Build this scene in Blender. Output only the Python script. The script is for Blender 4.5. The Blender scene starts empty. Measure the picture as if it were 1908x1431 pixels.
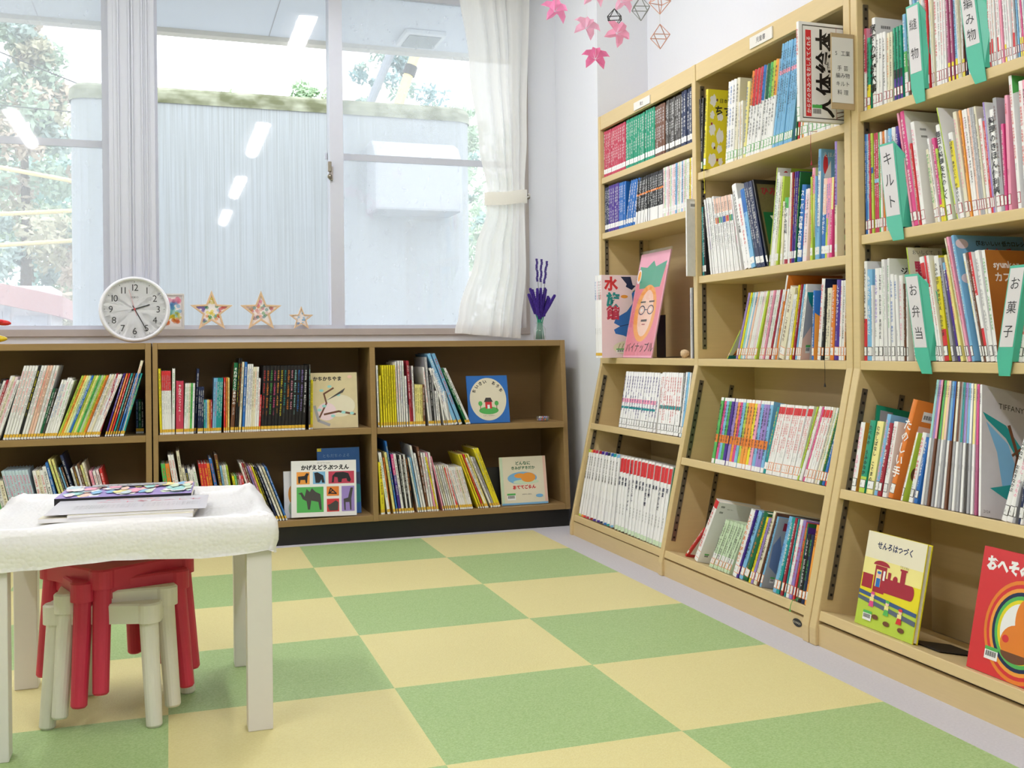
import bpy, math, random
from mathutils import Vector, Matrix

# ------------------------------------------------------------------ camera, sky, exposure
FRAME_W, FRAME_H = 1908.0, 1431.0
FOC, YAW, PITCH, ROLL = 1999.165, 0.3472, -0.0008, -0.0101
CAM = Vector((-0.4909, -4.004, 0.7977))
PPX, PPY = 1038.2852, 650.8935
_cp, _sp, _cy, _sy = math.cos(PITCH), math.sin(PITCH), math.cos(YAW), math.sin(YAW)
FWD = Vector((_sy * _cp, _cy * _cp, _sp))
_r0 = Vector((_cy, -_sy, 0.0))
_u0 = _r0.cross(FWD)
RGT = math.cos(ROLL) * _r0 + math.sin(ROLL) * _u0
UPV = -math.sin(ROLL) * _r0 + math.cos(ROLL) * _u0

scene = bpy.context.scene
COL = scene.collection
cd = bpy.data.cameras.new('camera')
cam = bpy.data.objects.new('camera', cd)
COL.objects.link(cam)
cam.matrix_world = Matrix((
    (RGT.x, UPV.x, -FWD.x, CAM.x), (RGT.y, UPV.y, -FWD.y, CAM.y), (RGT.z, UPV.z, -FWD.z, CAM.z), (0, 0, 0, 1)))
cd.sensor_width = 36.0
cd.lens = FOC / FRAME_W * 36.0
cd.shift_x = (FRAME_W / 2 - PPX) / FRAME_W
cd.shift_y = (PPY - FRAME_H / 2) / FRAME_W
cd.clip_start, cd.clip_end = 0.05, 200
scene.camera = cam

SKY_STRENGTH, LAMP_STRENGTH = 3.5, 50.0
world = bpy.data.worlds.new('overcast_sky')
scene.world = world
world.use_nodes = True
_bg = world.node_tree.nodes['Background']
_bg.inputs[0].default_value = (0.90, 0.955, 1.0, 1)
_bg.inputs[1].default_value = SKY_STRENGTH
vs = scene.view_settings
vs.view_transform = 'Standard'
vs.look = 'None'
vs.exposure = 0.0
vs.gamma = 1.0
vs.use_curve_mapping = False

rnd = random.Random(11)

# ------------------------------------------------------------------ measuring helpers
def ray(px, py):
    return FWD + RGT * ((px - PPX) / FOC) - UPV * ((py - PPY) / FOC)
def at(px, py, axis, val):
    d = ray(px, py)
    return CAM + d * ((val - CAM[axis]) / d[axis])

# ------------------------------------------------------------------ materials
def lin(c):
    if isinstance(c, str):
        c = [int(c[i:i + 2], 16) / 255 for i in (0, 2, 4)]
    return tuple(x / 12.92 if x <= 0.04045 else ((x + 0.055) / 1.055) ** 2.4 for x in c)

_mats = {}
def mat(name, col, rough=0.5, metal=0.0, spec=0.5, noise=0.06, scale=40.0, stretch=(1, 1, 1), bump=0.0, emit=0.0, rand=0.0, coat=0.0, bscale=None, trans=0.0):
    key = name
    if key in _mats:
        return _mats[key]
    m = bpy.data.materials.new(name)
    m.use_nodes = True
    nt = m.node_tree
    b = nt.nodes['Principled BSDF']
    c = lin(col)
    b.inputs['Roughness'].default_value = rough
    b.inputs['Metallic'].default_value = metal
    b.inputs['Specular IOR Level'].default_value = spec
    b.inputs['Coat Weight'].default_value = coat
    b.inputs['Coat Roughness'].default_value = 0.15
    tc = nt.nodes.new('ShaderNodeTexCoord')
    mp = nt.nodes.new('ShaderNodeMapping')
    mp.inputs['Scale'].default_value = stretch
    nz = nt.nodes.new('ShaderNodeTexNoise')
    nz.inputs['Scale'].default_value = scale
    nz.inputs['Detail'].default_value = 3
    nt.links.new(tc.outputs['Object'], mp.inputs['Vector'])
    nt.links.new(mp.outputs['Vector'], nz.inputs['Vector'])
    mx = nt.nodes.new('ShaderNodeMix')
    mx.data_type = 'RGBA'
    mx.inputs['A'].default_value = (*[x * (1 - noise) for x in c], 1)
    mx.inputs['B'].default_value = (*[min(1, x * (1 + noise)) for x in c], 1)
    nt.links.new(nz.outputs['Fac'], mx.inputs['Factor'])
    out = mx.outputs['Result']
    if rand:
        oi = nt.nodes.new('ShaderNodeObjectInfo')
        mr = nt.nodes.new('ShaderNodeMapRange')
        mr.inputs['To Min'].default_value = 1 - rand
        mr.inputs['To Max'].default_value = 1 + rand
        hs = nt.nodes.new('ShaderNodeHueSaturation')
        nt.links.new(oi.outputs['Random'], mr.inputs['Value'])
        nt.links.new(mr.outputs['Result'], hs.inputs['Value'])
        nt.links.new(out, hs.inputs['Color'])
        out = hs.outputs['Color']
    nt.links.new(out, b.inputs['Base Color'])
    if bump:
        bp_ = nt.nodes.new('ShaderNodeBump')
        bp_.inputs['Strength'].default_value = bump
        bp_.inputs['Distance'].default_value = 0.002
        n2 = nt.nodes.new('ShaderNodeTexNoise')
        n2.inputs['Scale'].default_value = bscale or scale
        nt.links.new(mp.outputs['Vector'], n2.inputs['Vector'])
        nt.links.new(n2.outputs['Fac'], bp_.inputs['Height'])
        nt.links.new(bp_.outputs['Normal'], b.inputs['Normal'])
    if emit:
        b.inputs['Emission Color'].default_value = (*c, 1)
        b.inputs['Emission Strength'].default_value = emit
    if trans:
        b.inputs['Transmission Weight'].default_value = trans
    _mats[key] = m
    return m

def see_through(name, tint, clear, translucent=0.3, rough=0.6, gloss=0.0):
    """sheer cloth, insect net, clear film: part of the light passes straight through"""
    if name in _mats:
        return _mats[name]
    m = bpy.data.materials.new(name)
    m.use_nodes = True
    nt = m.node_tree
    nt.nodes.remove(nt.nodes['Principled BSDF'])
    out = nt.nodes['Material Output']
    tr = nt.nodes.new('ShaderNodeBsdfTransparent')
    df = nt.nodes.new('ShaderNodeBsdfDiffuse')
    tl = nt.nodes.new('ShaderNodeBsdfTranslucent')
    df.inputs[0].default_value = tl.inputs[0].default_value = (*lin(tint), 1)
    a = nt.nodes.new('ShaderNodeMixShader')
    a.inputs[0].default_value = translucent
    nt.links.new(df.outputs[0], a.inputs[1]); nt.links.new(tl.outputs[0], a.inputs[2])
    nz = nt.nodes.new('ShaderNodeTexNoise'); nz.inputs['Scale'].default_value = 30
    mr = nt.nodes.new('ShaderNodeMapRange')
    mr.inputs['To Min'].default_value = max(0, clear - 0.03); mr.inputs['To Max'].default_value = min(1, clear + 0.03)
    nt.links.new(nz.outputs['Fac'], mr.inputs['Value'])
    b = nt.nodes.new('ShaderNodeMixShader')
    nt.links.new(mr.outputs[0], b.inputs[0])
    nt.links.new(a.outputs[0], b.inputs[1]); nt.links.new(tr.outputs[0], b.inputs[2])
    last = b
    if gloss:
        gl = nt.nodes.new('ShaderNodeBsdfGlossy'); gl.inputs['Roughness'].default_value = 0.03
        fr = nt.nodes.new('ShaderNodeFresnel')
        ge_ = nt.nodes.new('ShaderNodeNewGeometry'); io = nt.nodes.new('ShaderNodeMapRange')   # same reflection from either side of a thin pane
        io.inputs['To Min'].default_value = gloss; io.inputs['To Max'].default_value = 1 / gloss
        nt.links.new(ge_.outputs['Backfacing'], io.inputs['Value']); nt.links.new(io.outputs[0], fr.inputs['IOR'])
        c = nt.nodes.new('ShaderNodeMixShader')
        nt.links.new(fr.outputs[0], c.inputs[0]); nt.links.new(b.outputs[0], c.inputs[1]); nt.links.new(gl.outputs[0], c.inputs[2])
        last = c
    nt.links.new(last.outputs[0], out.inputs[0])
    _mats[name] = m
    return m

def streaked(name, base, dark, sx, lo, hi, amount, rough=0.9, extra=None):
    """weathered surface: vertical streaks of dirt"""
    m = mat(name, base, rough)
    nt = m.node_tree
    b = nt.nodes['Principled BSDF']
    tc = nt.nodes.new('ShaderNodeTexCoord'); mp = nt.nodes.new('ShaderNodeMapping')
    mp.inputs['Scale'].default_value = sx
    nz = nt.nodes.new('ShaderNodeTexNoise'); nz.inputs['Scale'].default_value = 1.0; nz.inputs['Detail'].default_value = 5
    nt.links.new(tc.outputs['Object'], mp.inputs[0]); nt.links.new(mp.outputs[0], nz.inputs['Vector'])
    rp = nt.nodes.new('ShaderNodeValToRGB')
    rp.color_ramp.elements[0].position = lo; rp.color_ramp.elements[1].position = hi
    rp.color_ramp.elements[0].color = (0, 0, 0, 1); rp.color_ramp.elements[1].color = (amount, amount, amount, 1)
    nt.links.new(nz.outputs['Fac'], rp.inputs[0])
    mx = nt.nodes.new('ShaderNodeMix'); mx.data_type = 'RGBA'
    mx.inputs['A'].default_value = (*lin(base), 1); mx.inputs['B'].default_value = (*lin(dark), 1)
    fac = rp.outputs[0]
    if extra:                                    # moss that thins out downward from the coping it washes from
        sp = nt.nodes.new('ShaderNodeSeparateXYZ'); nt.links.new(tc.outputs['Object'], sp.inputs[0])
        mr = nt.nodes.new('ShaderNodeMapRange')
        mr.inputs['From Min'].default_value, mr.inputs['From Max'].default_value = extra
        mr.inputs['To Min'].default_value = 0.35
        nt.links.new(sp.outputs[2], mr.inputs['Value'])
        mu = nt.nodes.new('ShaderNodeMath'); mu.operation = 'MULTIPLY'
        nt.links.new(rp.outputs[0], mu.inputs[0]); nt.links.new(mr.outputs[0], mu.inputs[1])
        fac = mu.outputs[0]
    nt.links.new(fac, mx.inputs['Factor'])
    nt.links.new(mx.outputs['Result'], b.inputs['Base Color'])
    return m

WOOD = mat('beech_laminate', 'D8C08E', 0.42, noise=0.05, scale=9, stretch=(1, 1, 14), spec=0.35)
WOODH = mat('beech_laminate_board', 'D8C08E', 0.42, noise=0.05, scale=9, stretch=(14, 1, 14), spec=0.35)
OAK = mat('brown_oak_veneer', '977B50', 0.5, noise=0.09, scale=7, stretch=(1, 6, 30), spec=0.3)
OAKB = mat('brown_oak_back_veneer', '8A6E46', 0.55, noise=0.08, scale=7, stretch=(1, 6, 30), spec=0.3)
WALLM = mat('white_wallpaper', 'E3E5EC', 0.85, noise=0.015, scale=120, bump=0.08, spec=0.2)
CEILM = mat('white_ceiling_board', 'DAD9D6', 0.9, noise=0.02, scale=60)
ALU = mat('satin_aluminium', 'CDD0DC', 0.45, metal=0.1, noise=0.02)
ALUT = mat('beige_aluminium_trim', 'B4ABA6', 0.5, metal=0.1, noise=0.04)
STEEL = mat('zinc_steel', '8C8577', 0.35, metal=0.8, noise=0.12, scale=90)
HOLE = mat('dark_slot', '1A1712', 0.8)
BLACK = mat('black_kick_laminate', '15130F', 0.45, noise=0.1)
BLKM = mat('black_metal', '1B1B1D', 0.5, noise=0.08)
WHITEP = mat('white_lacquer', 'E6E2DC', 0.4, noise=0.02)
PAPER = mat('page_paper', 'EFEBDF', 0.85, noise=0.05, scale=30, stretch=(60, 1, 1))
GLASS = see_through('window_glass', 'FFFFFF', 1.0, 0, gloss=1.45)

# ------------------------------------------------------------------ mesh building
class MB:
    def __init__(s):
        s.v, s.f, s.m, s.mats = [], [], [], []
    def mi(s, m):
        if m not in s.mats:
            s.mats.append(m)
        return s.mats.index(m)
    def add(s, vs, fs, m):
        k = len(s.v); i = s.mi(m)
        s.v.extend(vs)
        for f in fs:
            s.f.append([k + j for j in f]); s.m.append(i)
        return s
    def box(s, x0, y0, z0, x1, y1, z1, m):
        v = [(x0, y0, z0), (x1, y0, z0), (x1, y1, z0), (x0, y1, z0), (x0, y0, z1), (x1, y0, z1), (x1, y1, z1), (x0, y1, z1)]
        return s.add(v, [(3, 2, 1, 0), (4, 5, 6, 7), (0, 1, 5, 4), (1, 2, 6, 5), (2, 3, 7, 6), (3, 0, 4, 7)], m)
    def prism(s, pts, d, m):
        """polygon PTS (3-D) swept by vector D"""
        n = len(pts); d = Vector(d)
        p = [Vector(q) for q in pts]
        nr = Vector((0, 0, 0))
        for i in range(n):
            nr += p[i].cross(p[(i + 1) % n])
        if nr.dot(d) > 0:
            p.reverse()
        v = [tuple(q) for q in p] + [tuple(q + d) for q in p]
        fs = [tuple(range(n)), tuple(range(2 * n - 1, n - 1, -1))]
        for i in range(n):
            j = (i + 1) % n
            fs.append((j, i, n + i, n + j))
        return s.add(v, fs, m)
    def tube(s, pts, r, m, n=8, r1=None, caps=True):
        pts = [Vector(p) for p in pts]
        v, fs = [], []
        k = len(pts)
        ref = None
        for i, p in enumerate(pts):
            d = (pts[min(i + 1, k - 1)] - pts[max(i - 1, 0)]).normalized()
            if ref is None:
                ref = d.orthogonal().normalized()
            ref = (ref - d * ref.dot(d)).normalized()
            b = d.cross(ref)
            rr = r if r1 is None else r + (r1 - r) * i / (k - 1)
            for a in range(n):
                t = 2 * math.pi * a / n
                v.append(tuple(p + (ref * math.cos(t) + b * math.sin(t)) * rr))
        for i in range(k - 1):
            for a in range(n):
                c = (a + 1) % n
                fs.append((i * n + a, i * n + c, (i + 1) * n + c, (i + 1) * n + a))
        if caps:
            fs.append(tuple(range(n - 1, -1, -1))); fs.append(tuple(range((k - 1) * n, k * n)))
        return s.add(v, fs, m)
    def lathe(s, prof, m, c=(0, 0, 0), n=24, axis='z', caps=True):
        v, fs = [], []
        k = len(prof)
        for r, h in prof:
            for a in range(n):
                t = 2 * math.pi * a / n
                x, y = r * math.cos(t), r * math.sin(t)
                p = (x, y, h) if axis == 'z' else (x, -h, y)
                v.append((c[0] + p[0], c[1] + p[1], c[2] + p[2]))
        for i in range(k - 1):
            for a in range(n):
                b = (a + 1) % n
                fs.append((i * n + a, i * n + b, (i + 1) * n + b, (i + 1) * n + a))
        if caps and prof[0][0] > 1e-5:
            fs.append(tuple(range(n - 1, -1, -1)))
        if caps and prof[-1][0] > 1e-5:
            fs.append(tuple(range((k - 1) * n, k * n)))
        return s.add(v, fs, m)
    def ball(s, c, r, m, n=10, k=6, sc=(1, 1, 1)):
        pr = [(r * math.sin(math.pi * i / k), -r * math.cos(math.pi * i / k)) for i in range(k + 1)]
        a = MB(); a.lathe([(max(p[0], 1e-6), p[1]) for p in pr], m, n=n)
        return s.add([(c[0] + x * sc[0], c[1] + y * sc[1], c[2] + z * sc[2]) for x, y, z in a.v], a.f, m)
    def build(s, name, parent=None, smooth=False, bevel=0.0, M=None):
        me = bpy.data.meshes.new(name)
        me.from_pydata(s.v, [], s.f)
        for m in s.mats:
            me.materials.append(m)
        me.polygons.foreach_set('material_index', s.m)
        if smooth:
            me.polygons.foreach_set('use_smooth', [True] * len(s.f))
        me.update()
        o = bpy.data.objects.new(name, me)
        COL.objects.link(o)
        if parent is not None:
            o.parent = parent
        if M is not None:
            o.matrix_basis = M
        if bevel:
            bv = o.modifiers.new('soft_edges', 'BEVEL')
            bv.width = bevel; bv.segments = 2; bv.limit_method = 'ANGLE'
        return o

LABELS = {}
def tag(o, label, cat, group=None):
    o['label'] = label; o['category'] = cat
    if group:
        o['group'] = group
    n = len(label.split())
    if not 4 <= n <= 16:
        print('LABEL LENGTH', n, label)
    LABELS.setdefault(label, []).append(o.name)
    return o
def thing(name, label, cat, loc=(0, 0, 0), rz=0.0, group=None):
    o = bpy.data.objects.new(name, None)
    o.empty_display_size = 0.05
    COL.objects.link(o)
    o.location = loc; o.rotation_euler = (0, 0, rz)
    return tag(o, label, cat, group)
def struct(o):
    o['kind'] = 'structure'
    return o
def stuct_empty(name):
    o = bpy.data.objects.new(name, None); COL.objects.link(o)
    o['kind'] = 'structure'
    return o

# lettering: each character's outline is filled once and reused
_fc = bpy.data.curves.new('lettering', 'FONT')
_fo = bpy.data.objects.new('lettering', _fc)
_gl = {}
def glyph(ch, bold=0.0, res=1):
    k = (ch, bold, res)
    if k not in _gl:
        _fc.body = ch; _fc.resolution_u = res; _fc.offset = bold; _fc.fill_mode = 'FRONT'
        me = bpy.data.meshes.new_from_object(_fo)
        xy = [(v.co.x, v.co.y) for v in me.vertices]
        fs = [tuple(p.vertices) for p in me.polygons]
        bpy.data.meshes.remove(me)
        x0 = min((p[0] for p in xy), default=0); x1 = max((p[0] for p in xy), default=0.3)
        _gl[k] = (xy, fs, x0, x1)
    return _gl[k]
def advance(ch):
    if ch == ' ':
        return 0.35
    if ord(ch) > 0x2000:
        return 1.0
    g = glyph(ch)
    return g[3] + 0.06
def text(mb, s, x, y, size, m, fmap, align='l', vertical=False, bold=0.0, rot=0.0, res=1, sx=1.0):
    """S written in plane coordinates (x right, y up), then carried to 3-D by FMAP"""
    c, sn = math.cos(rot), math.sin(rot)
    if vertical:
        pos = []
        yy = 0
        for ch in s:
            a = advance(ch)
            pos.append((ch, -0.5 if ord(ch) > 0x2000 else -a / 2, yy - 0.85)); yy -= 1.02
    else:
        w = sum(advance(ch) for ch in s) * sx
        xx = {'l': 0, 'c': -w / 2, 'r': -w}[align]
        pos = []
        for ch in s:
            pos.append((ch, xx, 0)); xx += advance(ch) * sx
    for ch, px, py in pos:
        if ch == ' ':
            continue
        xy, fs, _a, _b = glyph(ch, bold, res)
        v = []
        for a, b in xy:
            a2, b2 = (px + a * sx) * size, (py + b) * size
            v.append(fmap(x + a2 * c - b2 * sn, y + a2 * sn + b2 * c))
        mb.add(v, fs, m)

class Art:
    """flat printed shapes on a w x h sheet; coordinates are fractions of the sheet"""
    def __init__(s, mb, w, h, fmap):
        s.mb, s.w, s.h, s.fm, s.k = mb, w, h, fmap, 0
    def _f(s):
        s.k += 1
        e = 0.00007 * s.k
        return lambda a, b: s.fm(a, b, e)
    def poly(s, pts, m):
        for ax, lo in ((0, 1), (0, 0), (1, 1), (1, 0)):          # nothing is printed past the sheet's edge
            ins = (lambda p: p[ax] >= 0.001) if lo else (lambda p: p[ax] <= 0.999)
            lim = 0.001 if lo else 0.999
            out = []
            for i, p in enumerate(pts):
                q = pts[i - 1]
                if ins(p) != ins(q):
                    k = (lim - q[ax]) / (p[ax] - q[ax])
                    out.append((q[0] + (p[0] - q[0]) * k, q[1] + (p[1] - q[1]) * k))
                if ins(p):
                    out.append(p)
            pts = out
            if len(pts) < 3:
                return
        f = s._f()
        s.mb.add([f(a * s.w, b * s.h) for a, b in pts], [tuple(range(len(pts)))], m)
    def rect(s, x0, y0, x1, y1, m):
        s.poly([(x0, y0), (x1, y0), (x1, y1), (x0, y1)], m)
    def ell(s, cx, cy, rx, ry, m, n=28, a0=0, a1=360):
        s.poly([(cx + rx * math.cos(math.radians(a0 + (a1 - a0) * i / n)), cy + ry * math.sin(math.radians(a0 + (a1 - a0) * i / n))) for i in range(n + (a1 - a0 < 360))], m)
    def line(s, pts, wd, m):
        """stroke of width WD (fraction of height)"""
        f = s._f()
        q = [Vector((a * s.w, b * s.h)) for a, b in pts]
        hw = wd * s.h / 2
        for a, b in zip(q, q[1:]):
            d = b - a
            if d.length < 1e-7:
                continue
            d.normalize(); nn = Vector((-d.y, d.x)) * hw; a = a - d * hw * .5; b = b + d * hw * .5
            s.mb.add([f(*(a - nn)), f(*(b - nn)), f(*(b + nn)), f(*(a + nn))], [(0, 1, 2, 3)], m)
    def text(s, t, x, y, size, m, **k):
        f = s._f()
        text(s.mb, t, x * s.w, y * s.h, size * s.h, m, f, **k)
    def squeeze(s, k):
        s.w *= k
    def barcode(s, x, y, w, h, green=True):
        s.rect(x, y, x + w, y + h, BK('w'))
        if green:
            s.rect(x, y + h * .72, x + w, y + h, BK('g'))
        f = s._f()
        for i in range(14):
            a = x + w * (.1 + .8 * i / 14); b = a + w * (.028 if i % 3 else .045)
            s.mb.add([f(a * s.w, (y + h * .25) * s.h), f(b * s.w, (y + h * .25) * s.h), f(b * s.w, (y + h * .66) * s.h), f(a * s.w, (y + h * .66) * s.h)], [(0, 1, 2, 3)], BK('k'))

PAL = {'w': ('F1F0F0', 'white'), 'c': ('E9E2C9', 'cream'), 'y': ('E8D928', 'yellow'), 'Y': ('F0E594', 'pale yellow'), 'o': ('E6832F', 'orange'),
       'r': ('D6343A', 'red'), 'R': ('A32A3C', 'dark red'), 'p': ('F0A2BC', 'pink'), 'm': ('DB4A8C', 'magenta'), 'v': ('9D86CC', 'violet'),
       'V': ('4B2E91', 'purple'), 'b': ('2B6FBF', 'blue'), 'B': ('1F2C52', 'navy'), 's': ('7FB9E2', 'sky blue'), 't': ('1F9596', 'teal'),
       'a': ('9FDAD6', 'pale aqua'), 'g': ('55B35A', 'green'), 'G': ('14663F', 'dark green'), 'l': ('B9D24A', 'lime'), 'n': ('6F4630', 'brown'),
       'k': ('1C1B1E', 'black'), 'd': ('46423F', 'charcoal'), 'e': ('A9A9AE', 'grey'), 'P': ('F1C9B6', 'peach'), 'T': ('1C9A78', 'emerald'),
       'M': ('B0567F', 'plum'), 'x': ('C23A56', 'rose red'), 'z': ('F3DCE4', 'pale pink'), 'L': ('CFE3C4', 'pale green'), 'O': ('F0A040', 'amber'), 'A': ('C6DBE6', 'pale blue')}
def BK(k):
    return mat('print_' + PAL[k][1].replace(' ', '_'), PAL[k][0], 0.38, spec=0.4, noise=0.03, scale=25, rand=0.05 if k not in 'kw' else 0.03, coat=0.15)

ORD = 'first second third fourth fifth sixth seventh eighth ninth tenth eleventh twelfth thirteenth fourteenth fifteenth sixteenth seventeenth eighteenth nineteenth twentieth'.split()
# ------------------------------------------------------------------ the room
WALL_Y, WALL_X, PIL_X, PIL_Y, CEIL = 0.85, 1.51, 1.27, 0.315, 2.55
BACK_Y, LEFT_X = -9.6, -5.2
FLOORM = mat('grey_needle_felt', 'C6C3C8', 0.95, noise=0.10, scale=160, bump=0.2, spec=0.1)
struct(MB().box(LEFT_X - .1, BACK_Y - .1, -.1, WALL_X + .15, WALL_Y + .15, 0, FLOORM).build('floor'))
struct(MB().box(LEFT_X - .1, BACK_Y - .1, CEIL, WALL_X + .15, WALL_Y + .15, CEIL + .1, CEILM).build('ceiling'))
struct(MB().box(WALL_X, BACK_Y, 0, WALL_X + .15, WALL_Y, CEIL, WALLM).build('wall_right'))
TONED = mat('bounce_cutting_wall_tone', 'B9B2A6', 0.85, noise=.02)  # darker tone put on the unseen left and back walls to cut bounced light
struct(MB().box(LEFT_X - .1, BACK_Y, 0, LEFT_X, WALL_Y, CEIL, TONED).build('wall_left'))
struct(MB().box(LEFT_X - .1, BACK_Y - .1, 0, WALL_X + .15, BACK_Y, CEIL, TONED).build('wall_back'))
struct(MB().box(PIL_X, PIL_Y, 0, WALL_X, WALL_Y, CEIL, WALLM).build('wall_pillar'))
WX = [(-2.43, -.70), (-.556, 1.125)]                       # clear openings of the two windows
WZ0, WZ1 = 0.868, 2.495
w = MB()
w.box(LEFT_X, WALL_Y, 0, PIL_X, WALL_Y + .15, WZ0, WALLM)
w.box(LEFT_X, WALL_Y, WZ1, PIL_X, WALL_Y + .15, CEIL, WALLM)
w.box(LEFT_X, WALL_Y, WZ0, WX[0][0], WALL_Y + .15, WZ1, WALLM)
w.box(WX[1][1], WALL_Y, WZ0, WALL_X + .15, WALL_Y + .15, WZ1, WALLM)
struct(w.build('wall_window'))

# carpet of half-metre squares
m = bpy.data.materials.new('checkered_carpet_pile'); m.use_nodes = True
nt = m.node_tree; b = nt.nodes['Principled BSDF']
b.inputs['Roughness'].default_value = 0.5; b.inputs['Specular IOR Level'].default_value = 0.32
b.inputs['Sheen Weight'].default_value = 0.25; b.inputs['Sheen Roughness'].default_value = 0.5
ge = nt.nodes.new('ShaderNodeNewGeometry')
sp = nt.nodes.new('ShaderNodeSeparateXYZ'); nt.links.new(ge.outputs['Position'], sp.inputs[0])
cb = nt.nodes.new('ShaderNodeCombineXYZ'); cb.inputs[2].default_value = 0.25
nt.links.new(sp.outputs[0], cb.inputs[0]); nt.links.new(sp.outputs[1], cb.inputs[1])
ck = nt.nodes.new('ShaderNodeTexChecker'); ck.inputs['Scale'].default_value = 2.0
ck.inputs['Color1'].default_value = (1, 1, 1, 1); ck.inputs['Color2'].default_value = (0, 0, 0, 1)
nt.links.new(cb.outputs[0], ck.inputs['Vector'])
nz = nt.nodes.new('ShaderNodeTexNoise'); nz.inputs['Scale'].default_value = 210; nz.inputs['Detail'].default_value = 5
nt.links.new(ge.outputs['Position'], nz.inputs['Vector'])
def two(c0, c1, lo=.35, hi=.65):
    r = nt.nodes.new('ShaderNodeValToRGB')
    r.color_ramp.elements[0].position = lo; r.color_ramp.elements[1].position = hi
    r.color_ramp.elements[0].color = (*lin(c0), 1); r.color_ramp.elements[1].color = (*lin(c1), 1)
    nt.links.new(nz.outputs['Fac'], r.inputs[0]); return r
ga, ya = two('8CAE60', 'ABC787', .3, .7), two('DACE88', 'E1D796', .3, .7)
mx = nt.nodes.new('ShaderNodeMix'); mx.data_type = 'RGBA'
nt.links.new(ck.outputs['Fac'], mx.inputs['Factor'])
nt.links.new(ga.outputs[0], mx.inputs['A']); nt.links.new(ya.outputs[0], mx.inputs['B'])
nt.links.new(mx.outputs['Result'], b.inputs['Base Color'])
bm_ = nt.nodes.new('ShaderNodeBump'); bm_.inputs['Strength'].default_value = .35; bm_.inputs['Distance'].default_value = .003
n3 = nt.nodes.new('ShaderNodeTexNoise'); n3.inputs['Scale'].default_value = 260
nt.links.new(ge.outputs['Position'], n3.inputs['Vector']); nt.links.new(n3.outputs['Fac'], bm_.inputs['Height'])
nt.links.new(bm_.outputs[0], b.inputs['Normal'])
CARPET_Z = 0.003
c = MB().box(-4.0, -5.5, 0, 1.0, 0.455, CARPET_Z, m).build('checkered_carpet')
tag(c, 'green and yellow checkered carpet covering the floor', 'carpet')

# windows: aluminium sliding sashes, glass, outer insect nets
NET = see_through('insect_net', 'EDF3FA', 0.74, 0.5)
def window(n, x0, x1, mid0, mid1):
    W = stuct_empty('window_%d' % n)
    f = MB()
    f.box(x0, WALL_Y - .012, WZ0, x1, WALL_Y + .13, WZ0 + .028, ALUT)
    f.box(x0, WALL_Y - .012, WZ1 - .03, x1, WALL_Y + .13, WZ1, ALUT)
    f.box(x1 - .018, WALL_Y - .012, WZ0 + .028, x1, WALL_Y + .13, WZ1 - .03, ALUT if n == 1 else ALU)
    f.box(x0, WALL_Y - .012, WZ0 + .028, x0 + .018, WALL_Y + .13, WZ1 - .03, ALU)
    struct(f.build('window_frame', W))
    zb, zt = WZ0 + .028, WZ1 - .03
    for nm, a, b_, y in (('left', x0 + .018, mid1, .030), ('right', mid0, x1 - .018, .065)):
        s = MB()
        y0, y1 = WALL_Y + y, WALL_Y + y + .028
        lw, rw = (.012, mid1 - mid0) if nm == 'left' else (mid1 - mid0, .03)
        s.box(a, y0, zb, b_, y1, zb + .018, ALU)
        s.box(a, y0, zt - .04, b_, y1, zt, ALU)
        s.box(a, y0, zb + .018, a + lw, y1, zt - .04, ALU)
        s.box(b_ - rw, y0, zb + .018, b_, y1, zt - .04, ALU)
        so = s.build('sash', W)
        g = MB().box(a + lw, y0 + .012, zb + .018, b_ - rw, y0 + .016, zt - .04, GLASS).build('glass_pane', so)
        g['kind'] = 'structure'; so['kind'] = 'structure'
    nt_ = MB()
    y0 = WALL_Y + .105
    nt_.box(mid0 - .01, y0, 1.672, x1 - .02, y0 + .014, 1.702, ALU)
    nt_.box(x1 - .035, y0, zb, x1 - .018, y0 + .014, zt, ALU)
    nt_.box(mid0, y0, zb, mid0 + .03, y0 + .014, zt, ALU)
    fr = nt_.build('net_frame', W)
    net = MB().box(mid0 + .03, y0 + .004, zb, x1 - .035, y0 + .005, zt, NET).build('insect_net', fr)
    lk = MB()
    lk.box(mid0 - .006, WALL_Y + .014, 1.565, mid0 + .012, WALL_Y + .03, 1.625, ALUT)
    lk.box(mid0 - .012, WALL_Y + .004, 1.60, mid0 + .004, WALL_Y + .018, 1.645, STEEL)
    lk.ball((mid0 - .004, WALL_Y + .008, 1.578), .012, STEEL)
    lk.build('crescent_lock', W, bevel=.002)
window(1, WX[1][0], WX[1][1], .198, .258)
window(2, WX[0][0], WX[0][1], -1.63, -1.57)
p = MB()
p.box(-.70, WALL_Y - .012, WZ0, -.556, WALL_Y + .13, WZ1, ALU)
for x in (-.683, -.640, -.628, -.590, -.572):
    p.box(x, WALL_Y - .018, WZ0, x + .006, WALL_Y - .012, WZ1, ALU)
struct(p.build('trim_1', bevel=.002))

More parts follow.
